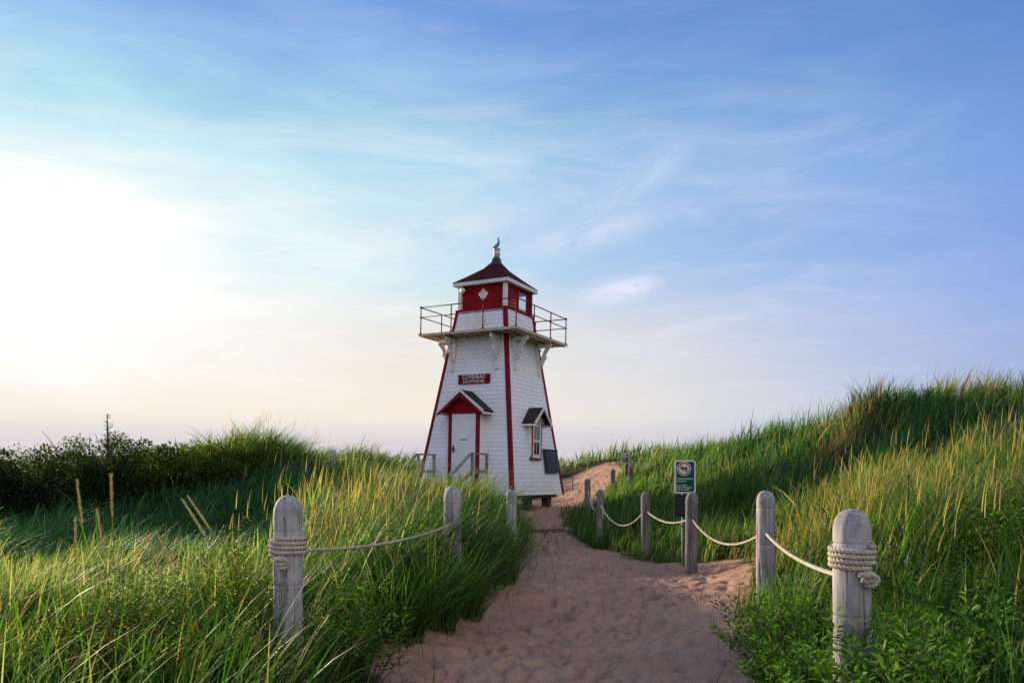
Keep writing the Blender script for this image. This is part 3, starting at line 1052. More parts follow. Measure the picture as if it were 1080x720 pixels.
# ------------------------------------------------------------------ rope posts
def post(x, y, top, r, label, crack=None, tilt=0.0, seed=0, rings=(.19, .60), wood='post'):
    g = random.Random(seed)
    gz = Hs(x, y)
    h = top - gz
    t = empty('rope_post', (x, y, gz))
    tag(t, label, 'post', 'round posts along the sandy path')
    n = 56
    prof = []
    dome = .62 * 2 * r
    for i in range(9):                      # bullet head
        u = i / 8
        prof.append((h - dome * (1 - math.cos(u * math.pi / 2)) ** 1.0, r * math.sin(u * math.pi / 2) ** .82))
    zs = [h - dome - .02]
    for gr in rings:
        zz = h - gr
        zs += [zz + .010, zz + .004, zz - .004, zz - .010]
    k = h - dome - .06
    while k > -.35:
        zs.append(k)
        k -= .05
    zs = sorted(set(z for z in zs if z < h - dome - .01), reverse=True)
    for z_ in zs:
        rr = r
        for gr in rings:
            if abs(z_ - (h - gr)) < .006:
                rr = r - .0035 * r / .09
        prof.append((z_, rr))
    vs, fs = [], []
    for i, (z_, rr) in enumerate(prof):
        for k in range(n):
            a = 2 * math.pi * k / n
            q = rr * (1 + .020 * math.sin(2 * a + z_ * 2 + seed) + .014 * math.sin(5 * a + seed * 2 + z_ * 4) + .010 * math.sin(9 * a + seed * 3 - z_ * 9) + (.03 * math.sin(3 * a + seed * 5) if i < 7 else 0))
            for cr_ in ([] if i <= 2 else ([crack] if crack is not None else []) + [seed * 1.9, seed * 3.1 + 2]):
                ca = cr_ + .10 * math.sin(z_ * 6 + seed)
                if cr_ is not crack and math.sin(z_ * 4.3 + cr_ * 7) < .1:
                    continue
                da = abs((a - ca + math.pi) % (2 * math.pi) - math.pi)
                if da < math.pi / n * 1.02:
                    q -= (.030 if cr_ is crack else .014) * r / .1
            vs.append((q * math.cos(a), q * math.sin(a), z_))
    for i in range(len(prof) - 1):
        for k in range(n):
            fs.append((i * n + k, i * n + (k + 1) % n, (i + 1) * n + (k + 1) % n, (i + 1) * n + k))
    fs.append(tuple(range(n)))
    mb = MB().add(vs, fs)
    body = mb.build('timber', M[wood], t, True)
    t.rotation_euler = (0, tilt, 0)
    return t


PA = W(898, 536, 4.3)
PI_ = W(304, 522, 5.2)
POSTS = {}


def addpost(key, px, py, d, r, label, **kw):
    q = W(px, py, d)
    POSTS[key] = (q.x, q.y, q.z, r)
    return post(q.x, q.y, q.z, r, label, **kw)


addpost('A', 898.5, 536.5, 4.3, .099, 'nearest thick post on the right with pale rope wound round it', seed=1)
addpost('B', 807.5, 517, 8.4, .099, 'second post on the right, half sunk in the grass above the sand', seed=2)
addpost('C', 729, 519, 11.9, .097, 'bare grey post standing in sand right in front of the green sign', crack=-2.0, seed=3, wood='postgrey', tilt=0.008)
addpost('D', 681.5, 518.6, 14.5, .088, 'grey post in the middle of the right row, left of the green sign', seed=4, wood='postgrey', tilt=-0.012)
addpost('E', 632, 515.7, 17, .080, 'thin grey post with a loose rope end at the bend of the path', seed=5, wood='postgrey', tilt=0.015)
addpost('F', 620, 504.5, 20, .077, 'post just behind the one with the loose rope end', seed=6, wood='postgrey', tilt=-0.008)
addpost('G', 646, 494.3, 24, .072, 'small far post half hidden by grass below the sand slope', seed=7, wood='postgrey', tilt=0.020)
addpost('H', 665.5, 491, 23, .072, 'small far post beside the little distant green sign', seed=8, wood='postgrey', tilt=-0.015)
addpost('I', 304, 522, 5.2, .099, 'cracked grey post on the left wrapped in four turns of rope', crack=R(-92), seed=9, rings=(.245, .61))
addpost('J', 477.5, 512, 8.3, .099, 'pale post deep in tall grass, middle of the left row', crack=R(-95), seed=10)
addpost('K', 539.5, 516, 14.6, .099, 'left row post in front of the lighthouse corner', seed=11)
addpost('L', 350.8, 474, 17.5, .065, 'lone bluish post far back in the grass left of the lighthouse', seed=12)


def strand(pts, r, pitch):
    """Three-strand laid rope along a polyline; returns MB content."""
    # resample
    P = [Vector(q) for q in pts]
    L = [0]
    for a, b_ in zip(P, P[1:]):
        L.append(L[-1] + (b_ - a).length)
    n = max(4, int(L[-1] / (pitch / 7)))
    out = []
    j = 0
    for i in range(n + 1):
        s = L[-1] * i / n
        while j < len(L) - 2 and L[j + 1] < s:
            j += 1
        out.append(P[j].lerp(P[j + 1], (s - L[j]) / max(1e-9, L[j + 1] - L[j])))
    mb = MB()
    prev = None
    fr = []
    for i, q in enumerate(out):
        tt = (out[min(i + 1, n)] - out[max(i - 1, 0)]).normalized()
        u = (prev - tt * prev.dot(tt)) if prev else tt.cross(Vector((.1, .2, 1)))
        u.normalize()
        prev = u
        fr.append((u, tt.cross(u)))
    for k in range(3):
        pts_ = []
        for i, q in enumerate(out):
            a = 2 * math.pi * (k / 3 + L[-1] * i / n / pitch)
            u, w_ = fr[i]
            pts_.append(q + (u * math.cos(a) + w_ * math.sin(a)) * r * .52)
        mb.tube(pts_, r * .56, 6)
    return mb


def smooth_poly(ctrl, per=10):
    """Catmull-Rom through control points."""
    c = [Vector(q) for q in ctrl]
    c = [c[0] * 2 - c[1]] + c + [c[-1] * 2 - c[-2]]
    out = []
    for i in range(1, len(c) - 2):
        for k in range(per):
            t = k / per
            p0, p1, p2, p3 = c[i - 1], c[i], c[i + 1], c[i + 2]
            out.append(.5 * ((2 * p1) + (p2 - p0) * t + (2 * p0 - 5 * p1 + 4 * p2 - p3) * t * t + (3 * p1 - p0 - 3 * p2 + p3) * t ** 3))
    out.append(c[-2])
    return out


def hang(a, b_, sag, n=24):
    a, b_ = Vector(a), Vector(b_)
    return [a.lerp(b_, i / n) - Vector((0, 0, sag * 4 * (i / n) * (1 - i / n))) for i in range(n + 1)]


def coil(key, depth, turns, rr, knot_ang, name_parent):
    x, y, z, r = POSTS[key]
    mb = MB()
    pts = []
    n = 40 * turns
    for i in range(n + 1):
        a = knot_ang + 2 * math.pi * i / 40
        pts.append((x + (r + rr * .95) * math.cos(a), y + (r + rr * .95) * math.sin(a), z - depth - (rr * 2.02) * i / 40))
    s = strand(pts, rr, rr * 5.2)
    return s


def relink(o, parent):
    o.parent = parent
    o.matrix_parent_inverse = parent.matrix_world.inverted()


HOLE = {'A': .40, 'B': .475, 'C': .425, 'D': .37, 'E': .36, 'F': .33, 'I': .385, 'J': .425, 'K': .56}


def hole(k, side=0):
    x, y, z, r = POSTS[k]
    return Vector((x, y, z - HOLE[k]))


def toward(a, b_, r):
    d = (b_ - a)
    d.z = 0
    return a + d.normalized() * r


RR = .0155
# right rope
tR = empty('rope', (POSTS['A'][0], POSTS['A'][1], Hs(*POSTS['A'][:2])))
tag(tR, 'long pale rope slung from post to post along the right of the path', 'rope')
bpy.context.view_layer.update()
seq = ['A', 'B', 'C', 'D', 'E', 'F']
sags = [.07, .24, .125, .36, .26]
for (k1, k2), sg in zip(zip(seq, seq[1:]), sags):
    p1, p2 = hole(k1), hole(k2)
    a, b_ = toward(p1, p2, POSTS[k1][3] * .9), toward(p2, p1, POSTS[k2][3] * .9)
    relink(strand(hang(a, b_, sg), RR * (1 if k1 in 'AB' else 1.1), .085).build('span', M['rope'], tR, True), tR)
relink(coil('A', .205, 4, .0150, R(-60), tR).build('coil', M['rope'], tR, True), tR)
x, y, z, r = POSTS['A']


def knot(x, y, z, r, ang, rr, flip=1):
    e = Vector((math.cos(ang), math.sin(ang), 0))
    s = Vector((-math.sin(ang), math.cos(ang), 0)) * flip
    c = Vector((x, y, z)) + e * (r + rr)
    up = Vector((0, 0, 1))
    ctrl = [c + s * -.05 + up * .012, c + e * .012 + up * .02, c + s * .034 + up * .016 + e * .02, c + s * .036 - up * .014 + e * .012, c + e * .03 - up * .020, c - s * .030 - up * .016 + e * .014,
            c - s * .028 + up * .010 + e * .022, c + e * .036 + up * .010, c + s * .045 + up * .006 + e * .016, c + s * .06 - up * .012 + e * .02, c + s * .045 - up * .040 + e * .014, c + s * .01 - up * .048 + e * .02, c - s * .015 - up * .035 + e * .012]
    return strand(smooth_poly(ctrl, 8), rr, rr * 5.2)


relink(knot(x, y, z - .372, r, R(-75), .0155).build('knot', M['rope'], tR, True), tR)
x, y, z, r = POSTS['E']
relink(strand([(x + .05, y - r, z - .37), (x + .09, y - r - .02, z - .46), (x + .06, y - r - .02, z - .58), (x + .07, y - r - .02, z - .66)], RR * 1.1, .085).build('loose_end', M['rope'], tR, True), tR)
# left rope
tL = empty('rope', (POSTS['I'][0], POSTS['I'][1], Hs(*POSTS['I'][:2])))
tag(tL, 'grey rope running through the tall grass between the left posts', 'rope')
bpy.context.view_layer.update()
for k1, k2, sg in (('I', 'J', .07), ('J', 'K', .22)):
    p1, p2 = hole(k1), hole(k2)
    a, b_ = toward(p1, p2, POSTS[k1][3] * .9), toward(p2, p1, POSTS[k2][3] * .9)
    relink(strand(hang(a, b_, sg), RR * .82, .075).build('span', M['rope'], tL, True), tL)
relink(coil('I', .285, 4, .0155, R(-120), tL).build('coil', M['rope'], tL, True), tL)
x, y, z, r = POSTS['I']
relink(knot(x, y, z - .435, r, R(-96), .0155, 1).build('knot', M['rope'], tL, True), tL)

# timber edge of a step buried across the path
q0, q1 = W(549, 560.5, 18.6), W(594, 560.5, 18.9)
t = empty('timber_step', ((q0.x + q1.x) / 2, q0.y, Hs((q0.x + q1.x) / 2, q0.y)))
tag(t, 'weathered timber edge of a shallow step buried across the sand', 'step')
zc = Hs((q0.x + q1.x) / 2, q0.y) + .03
MB().bar((q0.x - t.location.x, 0, zc - t.location.z), (q1.x - t.location.x, q1.y - q0.y, zc - t.location.z), .10, .14).build('tread', M['step'], t, False, .01)

# ------------------------------------------------------------------ signs
def rounded(w, h, r, n=5):
    pts = []
    for cx_, cz_, a0 in ((w / 2 - r, h / 2 - r, 0), (-w / 2 + r, h / 2 - r, 90), (-w / 2 + r, -h / 2 + r, 180), (w / 2 - r, -h / 2 + r, 270)):
        for i in range(n + 1):
            a = R(a0 + 90 * i / n)
            pts.append((cx_ + r * math.cos(a), cz_ + r * math.sin(a)))
    return pts


def disc(cx_, cz_, r, n=28):
    return [(cx_ + r * math.cos(2 * math.pi * i / n), cz_ + r * math.sin(2 * math.pi * i / n)) for i in range(n)]


def at(x, y, z):
    return Matrix.Translation((x, y, z))


def ring(mb, cx_, cz_, r0, r1, y0, d, n=32):
    vs, fs = [], []
    for i in range(n):
        a = 2 * math.pi * i / n
        for rr, yy in ((r0, y0), (r1, y0), (r1, y0 - d), (r0, y0 - d)):
            vs.append((cx_ + rr * math.cos(a), yy, cz_ + rr * math.sin(a)))
    for i in range(n):
        j = (i + 1) % n
        for k in range(4):
            fs.append((i * 4 + k, i * 4 + (k + 1) % 4, j * 4 + (k + 1) % 4, j * 4 + k))
    mb.add(vs, fs)


def dog_sign(name, loc, w, h, zc, label, lower, postmat, post_off, pr, post_top, rz=0):
    t = empty(name, loc, rz)
    tag(t, label, 'sign')
    mb = MB()
    mb.box((post_off - pr, -pr, -.3), (post_off + pr, pr, post_top))
    mb.build('sign_post', postmat, t, False, .006)
    yf = -pr - .003
    pl = MB().prism(rounded(w, h, w * .09), at(0, yf, zc), .006).build('sign_panel', M['swhite'], t)
    MB().prism(rounded(w - .05 * w / .35, h - .05 * w / .35, w * .07), at(0, yf - .0065, zc), .003).build('green_face', M['sgreen'], pl)
    yy = yf - .0098
    k = w / .35
    s = MB()
    s.prism(disc(-.02 * k, h * .24, .118 * k), at(0, yy, zc), .002)
    s.build('pictogram_disc', M['swhite'], pl)
    yy -= .0025
    d = MB()
    # dog seen from the side
    dog = [(-.062, .012), (-.05, .022), (-.036, .020), (-.03, .034), (-.022, .036), (-.012, .022), (.03, .018), (.045, .034), (.052, .03), (.044, .012), (.046, -.012), (.052, -.042), (.042, -.042), (.034, -.012), (.02, -.008), (-.012, -.010), (-.02, -.042), (-.03, -.042), (-.028, -.008), (-.034, .004), (-.058, .002)]
    d.prism([(x_ * k * 1.15 - .02 * k, z_ * k * 1.15 + h * .24) for x_, z_ in dog], at(0, yy, zc), .0015)
    d.build('pictogram_dog', M['sdark'], pl)
    yy -= .0018
    rg = MB()
    ring(rg, -.02 * k, zc + h * .24, .088 * k, .106 * k, yy, .0015)
    c45 = math.cos(R(45)) * .09 * k
    rg.bar((-.02 * k - c45, yy - .0026, zc + h * .24 + c45), (-.02 * k + c45, yy - .0026, zc + h * .24 - c45), .016 * k, .0015, (0, 1, 0))
    rg.build('prohibition_ring', M['sred'], pl)
    lines = [('DOGS PROHIBITED', -.035), ('ON BEACH', -.075), ('LES CHIENS', -.145), ('SONT INTERDITS', -.18), ('SUR LA PLAGE', -.215)]
    for tx, zz in lines:
        vs, fs = text_mesh(tx, .034 * k, .0006, .002, .86)
        x0 = min(v.x for v in vs)
        vs = [v + Vector((-x0 - w * .40, yf - .0105, zc + zz * k)) for v in vs]
        MB().add(vs, fs).build('lettering', M['swhite'], pl)
    if lower:
        pz = zc - h / 2 - .02 - .19
        l2 = MB().prism(rounded(.30, .38, .01), at(-.03, yf, pz), .008).build('lower_panel', M['sdark'], t)
        for i, (tx, zz) in enumerate([('NO FIRES', .12), ('STAY ON TRAIL', .045), ('RESTEZ SUR', -.04), ('LE SENTIER', -.115)]):
            vs, fs = text_mesh(tx, .036, .0006, .002, .95)
            MB().add([v + Vector((-.03, yf - .0095, pz + zz)) for v in vs], fs).build('lettering', M['steel'], l2)
    return t


sx, sy = W(722, 593, 12.75).xy
gz = Hs(sx, sy)
dog_sign('dog_sign', (sx, sy, gz), .352, .555, W(722, 502.5, 12.7).z - gz, 'large green sign with a no dogs symbol standing behind the bare post', True, M['steel'], -.012, .036, W(722, 486, 12.7).z - gz)
sx, sy = W(659, 500, 25).xy
gz = Hs(sx, sy)
dog_sign('dog_sign', (sx, sy, gz), .25, .36, W(659, 483, 25).z - gz, 'small distant green sign on a brown post below the dune crest', False, M['postdark'], .06, .06, W(659, 479, 25).z - gz)

# thin stakes near the far sand
for px, p0, p1, d, lab in ((603.5, 503, 487, 27, 'short thin stake in the sand slope right behind the lighthouse'), (643, 500, 485, 29, 'thin dark stake at the top of the sand slope')):
    a = W(px, p0, d)
    b_ = W(px - 1, p1, d)
    t = empty('stake', (a.x, a.y, Hs(a.x, a.y)))
    tag(t, lab, 'stake')
    MB().tube([(0, 0, -.2), (.02, 0, .2), (-.03, 0, b_.z - t.location.z)], .018, 6).build('stick', M['deadstem'], t, True)

# ------------------------------------------------------------------ lighthouse
ZT = 0.63
LEAN = Matrix.Rotation(R(1.15), 3, 'Y') @ Matrix.Rotation(TH, 3, 'Z')      # the old tower leans a little to seaward
LT = empty('lighthouse', (TX, TY, ZT), TH)
LT.rotation_euler = LEAN.to_euler()
tag(LT, 'small white clapboard lighthouse with red trim and a red lantern room', 'lighthouse')


def tw(z):
    return 1.55 - .1445 * (z - .40)


ROT = [Matrix.Rotation(R(90 * k), 4, 'Z') for k in range(4)]   # 0 front(-y) 1 right(+x) 2 back 3 left

# clapboards in lapped courses
sd = MB()
z = .40
st = .118
while z < 5.53:
    z1 = min(z + st, 5.54)
    w0, w1 = tw(z) + .012, tw(z1) + .002
    c0, c1 = w0, w1
    for k in range(4):
        Mx = ROT[k]
        sd.add([Mx @ Vector(q) for q in ((-c0, -w0, z), (c0, -w0, z), (c1, -w1, z1), (-c1, -w1, z1), (c0, -tw(z) + .0, z), (-c0, -tw(z) + .0, z))],
               [(0, 1, 2, 3), (5, 4, 1, 0)])
    z += st
sd.add([(-1.54, -1.54, .405), (1.54, -1.54, .405), (1.54, 1.54, .405), (-1.54, 1.54, .405)], [(3, 2, 1, 0)])
sd.build('siding', M['siding'], LT)
# red corner boards
for k in range(4):
    mb = MB()
    Mx = ROT[k]
    for dirn in (0, 1):
        zz = [(.385, tw(.385)), (5.55, tw(5.55))]
        vs = []
        o = .026
        bw = .115 if dirn == 0 else .09
        for z_, w_ in zz:
            if dirn == 0:      # board lying on the front face at its right end
                vs += [(w_ + o, -w_ - o, z_), (w_ + o - bw, -w_ - o, z_), (w_ + o - bw, -w_ + .02, z_), (w_ + o, -w_ + .02, z_)]
            else:              # board on the right face
                vs += [(w_ + o - .002, -w_ + .021, z_), (w_ - .02, -w_ + .021, z_), (w_ - .02, -w_ - o + bw, z_), (w_ + o - .002, -w_ - o + bw, z_)]
        mb.add([Mx @ Vector(q) for q in vs], [(0, 1, 2, 3), (7, 6, 5, 4), (0, 4, 5, 1), (1, 5, 6, 2), (2, 6, 7, 3), (3, 7, 4, 0)])
    mb.build('corner_board', M['red'], LT)
# foundation posts and sill beam
for a in (-1.2, 0, 1.18):
    for b_ in (-1.2, -.05, 1.18):
        gl = Vector((TX + a * math.cos(TH) - b_ * math.sin(TH), TY + a * math.sin(TH) + b_ * math.cos(TH)))
        MB().box((a - .11, b_ - .11, Hs(gl.x, gl.y) - ZT - .2), (a + .11, b_ + .11, .30)).build('foundation_post', M['foundation'], LT, False, .012)
MB().box((-1.40, -1.40, .30), (1.40, -1.24, .40)).box((-1.40, 1.24, .30), (1.40, 1.40, .40)).box((-1.40, -1.24, .30), (-1.24, 1.24, .40)).box((1.24, -1.24, .30), (1.40, 1.24, .40)).build('sill_beam', M['foundation'], LT)

# gallery
DZ, DW = 4.85, 1.585
mb = MB()
bd = .14
nb = 22
for i in range(nb):
    a0 = -DW + 2 * DW * i / nb
    mb.box((a0 + .002, -DW + rnd.uniform(0, .014), DZ - .038), (a0 + 2 * DW / nb - .002, DW - rnd.uniform(0, .014), DZ))
mb.build('gallery_deck', M['deckwood'], LT)
mb = MB()
for a, b_ in ((-DW + .01, -DW + .05), (DW - .05, DW - .01)):
    mb.box((a, -DW + .05, DZ - .06), (b_, DW - .05, DZ - .039))
    mb.box((-DW + .01, a, DZ - .06), (DW - .01, b_, DZ - .0395))
mb.build('deck_rim', M['white'], LT)
mb = MB()
for i in range(9):
    a = -DW + .10 + (2 * DW - .2) * i / 8
    mb.box((a - .025, -DW + .06, DZ - .085), (a + .025, DW - .06, DZ - .0395))
mb.build('deck_joist', M['deckwood'], LT)
# curved brackets, two on each face
for k in range(4):
    for sgn in (-1, 1):
        zb, zt = DZ - 1.02, DZ - .12
        w0, w1 = tw(zb) + .02, tw(zt) + .02
        u = sgn * .72
        mb = MB()
        th = .075
        mb.bar((u, -w0 - .03, zb), (u, -w1 - .03, zt), th, .09, (0, 1, 0))                     # leg on the wall
        mb.bar((u, -w1 - .03, zt - .04), (u, -DW + .12, zt - .04), th, .08)                    # arm under the deck
        cpt = smooth_poly([(u, -w0 - .06, zb + .28), (u, -w0 - .15, zb + .50), (u, -w1 - .32, zt - .24), (u, -DW + .20, zt - .06)], 5)
        for a, b_ in zip(cpt, cpt[1:]):
            mb.bar(a, b_ + (b_ - a) * .12, th * .96, .10, (0, 1, 0.3))
        mb.tube([(u - th * .55, -w0 - .16, zb + .52), (u + th * .55, -w0 - .16, zb + .52)], .075, 14)
        mb.v = [tuple(ROT[k] @ Vector(q)) for q in mb.v]
        mb.build('bracket', M['white'], LT)
# gallery railing
RZ, RW = 5.60, 1.535
rail = MB()
for k in range(4):
    for zz, rr in ((RZ, .016), (RZ - .275, .014)):
        rail.tube([ROT[k] @ Vector((-RW, -RW, zz)), ROT[k] @ Vector((RW, -RW, zz))], rr, 8)
rl = rail.build('gallery_railing', M['rail'], LT, True)
for k in range(4):
    for u in (-RW, -RW / 3, RW / 3):
        mb = MB()
        mb.tube([(u, -RW, DZ), (u, -RW, RZ + .01)], .017, 8)
        mb.tube([(u, -RW, DZ + .001), (u, -RW, DZ + .035)], .04, 8)
        if abs(u) == RW:
            mb.tube([(u, -RW, RZ - .03), (u, -RW, RZ + .03)], .03, 8)
            mb.tube([(u, -RW, RZ - .30), (u, -RW, RZ - .25)], .028, 8)
        else:
            mb.tube([(u, -RW, RZ - .30), (u, -RW, RZ - .25)], .024, 8)
        mb.v = [tuple(ROT[k] @ Vector(q)) for q in mb.v]
        mb.build('rail_post', M['rail'], rl, True)
# small hatch door above the deck
MB().bar((-.10, -tw(4.87) - .024, 4.87), (-.10, -tw(5.50) - .024, 5.50), .58, .022, (0, 1, 0)).build('hatch', M['white'], LT, False, .004)
# ledge
MB().box((-.84, -.84, 5.545), (.84, .84, 5.60)).build('ledge', M['red'], LT, False, .006)
# lantern room
LW = .735
mb = MB()
for k in (0, 3):
    for i in range(7):
        z0 = 5.60 + i * .0985
        mb.add([ROT[k] @ Vector(q) for q in ((-LW + .04, -LW + .022, z0), (LW - .04, -LW + .022, z0), (LW - .04, -LW + .022, z0 + .094), (-LW + .04, -LW + .022, z0 + .094), (-LW + .04, -LW + .028, z0 + .0985), (LW - .04, -LW + .028, z0 + .0985))], [(0, 1, 2, 3), (3, 2, 5, 4)])
for k, ua, ub in ((1, -LW + .04, -.02), (2, .02, LW - .04)):      # planks beside the two windows
    for i in range(7):
        z0 = 5.60 + i * .0985
        mb.add([ROT[k] @ Vector(q) for q in ((ua, -LW + .022, z0), (ub, -LW + .022, z0), (ub, -LW + .022, z0 + .094), (ua, -LW + .022, z0 + .094), (ua, -LW + .028, z0 + .0985), (ub, -LW + .028, z0 + .0985))], [(0, 1, 2, 3), (3, 2, 5, 4)])
lr = mb.build('lantern_wall', M['redwall'], LT)
for k, f in ((1, 1), (2, -1)):
    hi = .56 if k == 1 else .655
    lwf = MB()
    Mx = ROT[k]
    for xa, xb, y0, y1, za, zb in ((-.02, .05, -.004, .05, 5.60, 6.28), (hi, LW - .055, -.004, .05, 5.60, 6.28), (.05, hi, -.001, .047, 5.60, 5.66), (.05, hi, -.001, .047, 6.20, 6.28)):
        lwf.box((min(f * xa, f * xb), -LW + y0, za), (max(f * xa, f * xb), -LW + y1, zb), Mx)
    lf = lwf.build('lantern_window', M['redwall'], LT)
    MB().box((min(f * .05, f * hi), -LW + .015, 5.66), (max(f * .05, f * hi), -LW + .022, 6.20), Mx).build('pane', M['lglass'], lf)
for sx_ in (-1, 1):
    for sy_ in (-1, 1):
        MB().box((sx_ * LW - .052, sy_ * LW - .052, 5.60), (sx_ * LW + .052, sy_ * LW + .052, 6.28)).build('corner_post', M['red' if sx_ + sy_ == 2 else 'white'], LT, False, .005)
# maple leaf on the front
half = [(0, 1.0), (.12, .74), (.26, .80), (.20, .46), (.36, .62), (.41, .52), (.62, .54), (.54, .34), (.60, .26), (.32, .02), (.36, -.12), (.05, -.08), (.04, -.42)]
leaf = half + [(-x_, z_) for x_, z_ in reversed(half[1:])]
MB().prism([(x_ * .26, z_ * .27 + 5.92) for x_, z_ in leaf], at(.01, -LW + .020, 0), .018).build('maple_leaf', M['white'], LT)
# lamp at the left corner
MB().tube([(-.60, -LW + .02, 6.17), (-.60, -LW - .05, 6.16), (-.60, -LW - .14, 6.13)], [.03, .05, .085], 14).build('floodlight', M['white'], LT, True)
# roof
EW = .905
rf = MB()
prof = [(6.372, EW), (6.62, .575), (6.87, .268), (7.0, .165)]
for (z0, w0), (z1, w1) in zip(prof, prof[1:]):
    n = max(1, int((z1 - z0) / .055))
    for i in range(n):
        za, zb = z0 + (z1 - z0) * i / n, z0 + (z1 - z0) * (i + 1) / n
        wa, wb = w0 + (w1 - w0) * i / n + .006, w0 + (w1 - w0) * (i + 1) / n
        for k in range(4):
            rf.add([ROT[k] @ Vector(q) for q in ((-wa, -wa, za), (wa, -wa, za), (wb, -wb, zb), (-wb, -wb, zb), (-wa + .008, -wa + .008, za - .008), (wa - .008, -wa + .008, za - .008))], [(0, 1, 2, 3), (4, 5, 1, 0)])
roof = rf.build('roof', M['roof'], LT)
rc = MB()
cp_ = [(6.985, .182), (7.08, .105), (7.20, .085)]
for (z0, w0), (z1, w1) in zip(cp_, cp_[1:]):
    for k in range(4):
        rc.add([ROT[k] @ Vector(q) for q in ((-w0, -w0, z0), (w0, -w0, z0), (w1, -w1, z1), (-w1, -w1, z1))], [(0, 1, 2, 3)])
rc.add([(-.085, -.085, 7.2), (.085, -.085, 7.2), (.085, .085, 7.2), (-.085, .085, 7.2)], [(0, 1, 2, 3)])
rc.build('roof_cap', M['lead'], roof)
fa = MB()
for k in range(4):
    fa.add([ROT[k] @ Vector(q) for q in ((-EW + .006, -EW + .006, 6.268), (EW - .006, -EW + .006, 6.268), (EW - .006, -EW + .006, 6.364), (-EW + .006, -EW + .006, 6.364), (-EW + .05, -EW + .05, 6.268), (EW - .05, -EW + .05, 6.268))], [(0, 1, 2, 3), (4, 5, 1, 0)])
fa.add([(-.86, -.86, 6.285), (.86, -.86, 6.285), (.86, .86, 6.285), (-.86, .86, 6.285)], [(3, 2, 1, 0)])
fa.build('fascia', M['white'], roof)
vp = MB().tube([(0, 0, 7.19), (0, 0, 7.46)], .088, 18).tube([(0, 0, 7.305), (0, 0, 7.335)], .098, 18).tube([(0, 0, 7.44), (0, 0, 7.475)], .10, 18)
vp.build('vent_pipe', M['vent'], roof, True)

# name board
sbx = MB().box((-.48, -tw(3.42) - .052, 3.44), (.54, -tw(3.42) - .022, 3.70))
M['board_red'] = surface('name_board_paint', (0.17, 0.006, 0.012), (0.11, 0.005, 0.010), 0.6, (6, 6, 6), spec=0.1)
nb_ = sbx.build('name_board', M['board_red'], LT, False, .006)
for tx, sz, zz, sx_ in (('COVEHEAD', .165, 3.622, .80), ('LIGHTHOUSE', .110, 3.497, .95)):
    vs, fs = text_mesh(tx, sz, .0005, .008, sx_)
    MB().add([v + Vector((.03, -tw(3.42) - .059, zz)) for v in vs], fs).build('lettering', M['white'], nb_)

# door, its frame and gabled hood
DU, DF = -.02, -1.545
dz0, dz1 = .62, 2.58
MB().box((DU - .39, DF, dz0), (DU + .39, DF + .05, dz1)).build('door', M['door'], LT, False, .004)
dr = bpy.context.scene.objects['door']
hb = MB().tube([(DU - .325, DF - .001, 1.62), (DU - .325, DF - .06, 1.62)], [.034, .028], 12).box((DU - .355, DF - .012, 1.52), (DU - .295, DF, 1.72)).bar((DU - .33, DF - .065, 1.62), (DU - .22, DF - .065, 1.60), .03, .02)
hb.build('handle', M['brass'], dr)
MB().box((DU - .12, DF - .006, 1.86), (DU + .11, DF, 1.885)).build('letter_slot', M['brass'], dr)
fr = MB()
fr.box((DU - .49, DF - .022, dz0 - .02), (DU - .393, -1.1, dz1))
fr.box((DU + .393, DF - .022, dz0 - .02), (DU + .49, DF + .05, dz1))
fr.box((DU - .49, DF - .024, dz1 + .001), (DU + .49, DF + .05, dz1 + .09))
fr.build('door_frame', M['red'], LT, False, .004)
MB().box((DU + .40, DF + .051, dz0), (DU + .488, -.95, dz1 + .05)).box((DU - .488, DF + .6, dz0), (DU - .40, -.60, dz1 + .05)).build('porch_side', M['siding'], LT)


def hood(rotk, u, front, hw, ze, za, backy, gable_y, gmat, side_mat, name='hood'):
    """Small gable roof over an opening; ridge runs out of the wall."""
    Mx = ROT[rotk]
    slope = math.atan2(za - ze, hw)
    th = .05
    nx, nz = math.sin(slope) * th, math.cos(slope) * th
    rf_ = MB()
    for s in (-1, 1):
        a = [(u + s * (hw + .02), ze - .02 * math.tan(slope)), (u, za), (u, za + th * 1.1), (u + s * (hw + .02 + nx), ze - .02 * math.tan(slope) + nz)]
        n = 4
        vs = [(x_, front, z_) for x_, z_ in a] + [(x_, backy, z_) for x_, z_ in a]
        rf_.add([Mx @ Vector(q) for q in vs], [(0, 1, 2, 3), (7, 6, 5, 4), (0, 4, 5, 1), (1, 5, 6, 2), (2, 6, 7, 3), (3, 7, 4, 0)])
    r_ = rf_.build(name, M['hoodroof'], LT)
    bb = MB()
    for s in (-1, 1):
        a = [(u + s * (hw + .03), ze - .045), (u + s * .0, za - .01), (u, za + th * 1.1 + .004), (u + s * (hw + .03 + nx), ze + nz - .02)]
        vs = [(x_, front - .028, z_) for x_, z_ in a] + [(x_, front - .002, z_) for x_, z_ in a]
        bb.add([Mx @ Vector(q) for q in vs], [(0, 1, 2, 3), (7, 6, 5, 4), (0, 4, 5, 1), (1, 5, 6, 2), (2, 6, 7, 3), (3, 7, 4, 0)])
        # eave strip
        bb.box((u + s * (hw + .01), front, ze - .075), (u + s * (hw + .035), backy, ze - .021), Mx)
    bb.build('bargeboard', M['white'] if gmat != 'x' else M['red'], r_)
    gb = MB()
    gb.prism([(-hw + .03, ze), (hw - .03, ze), (0, za - .02)], Mx @ at(u, gable_y, 0), .02)
    gb.build('gable', gmat, r_)
    return r_


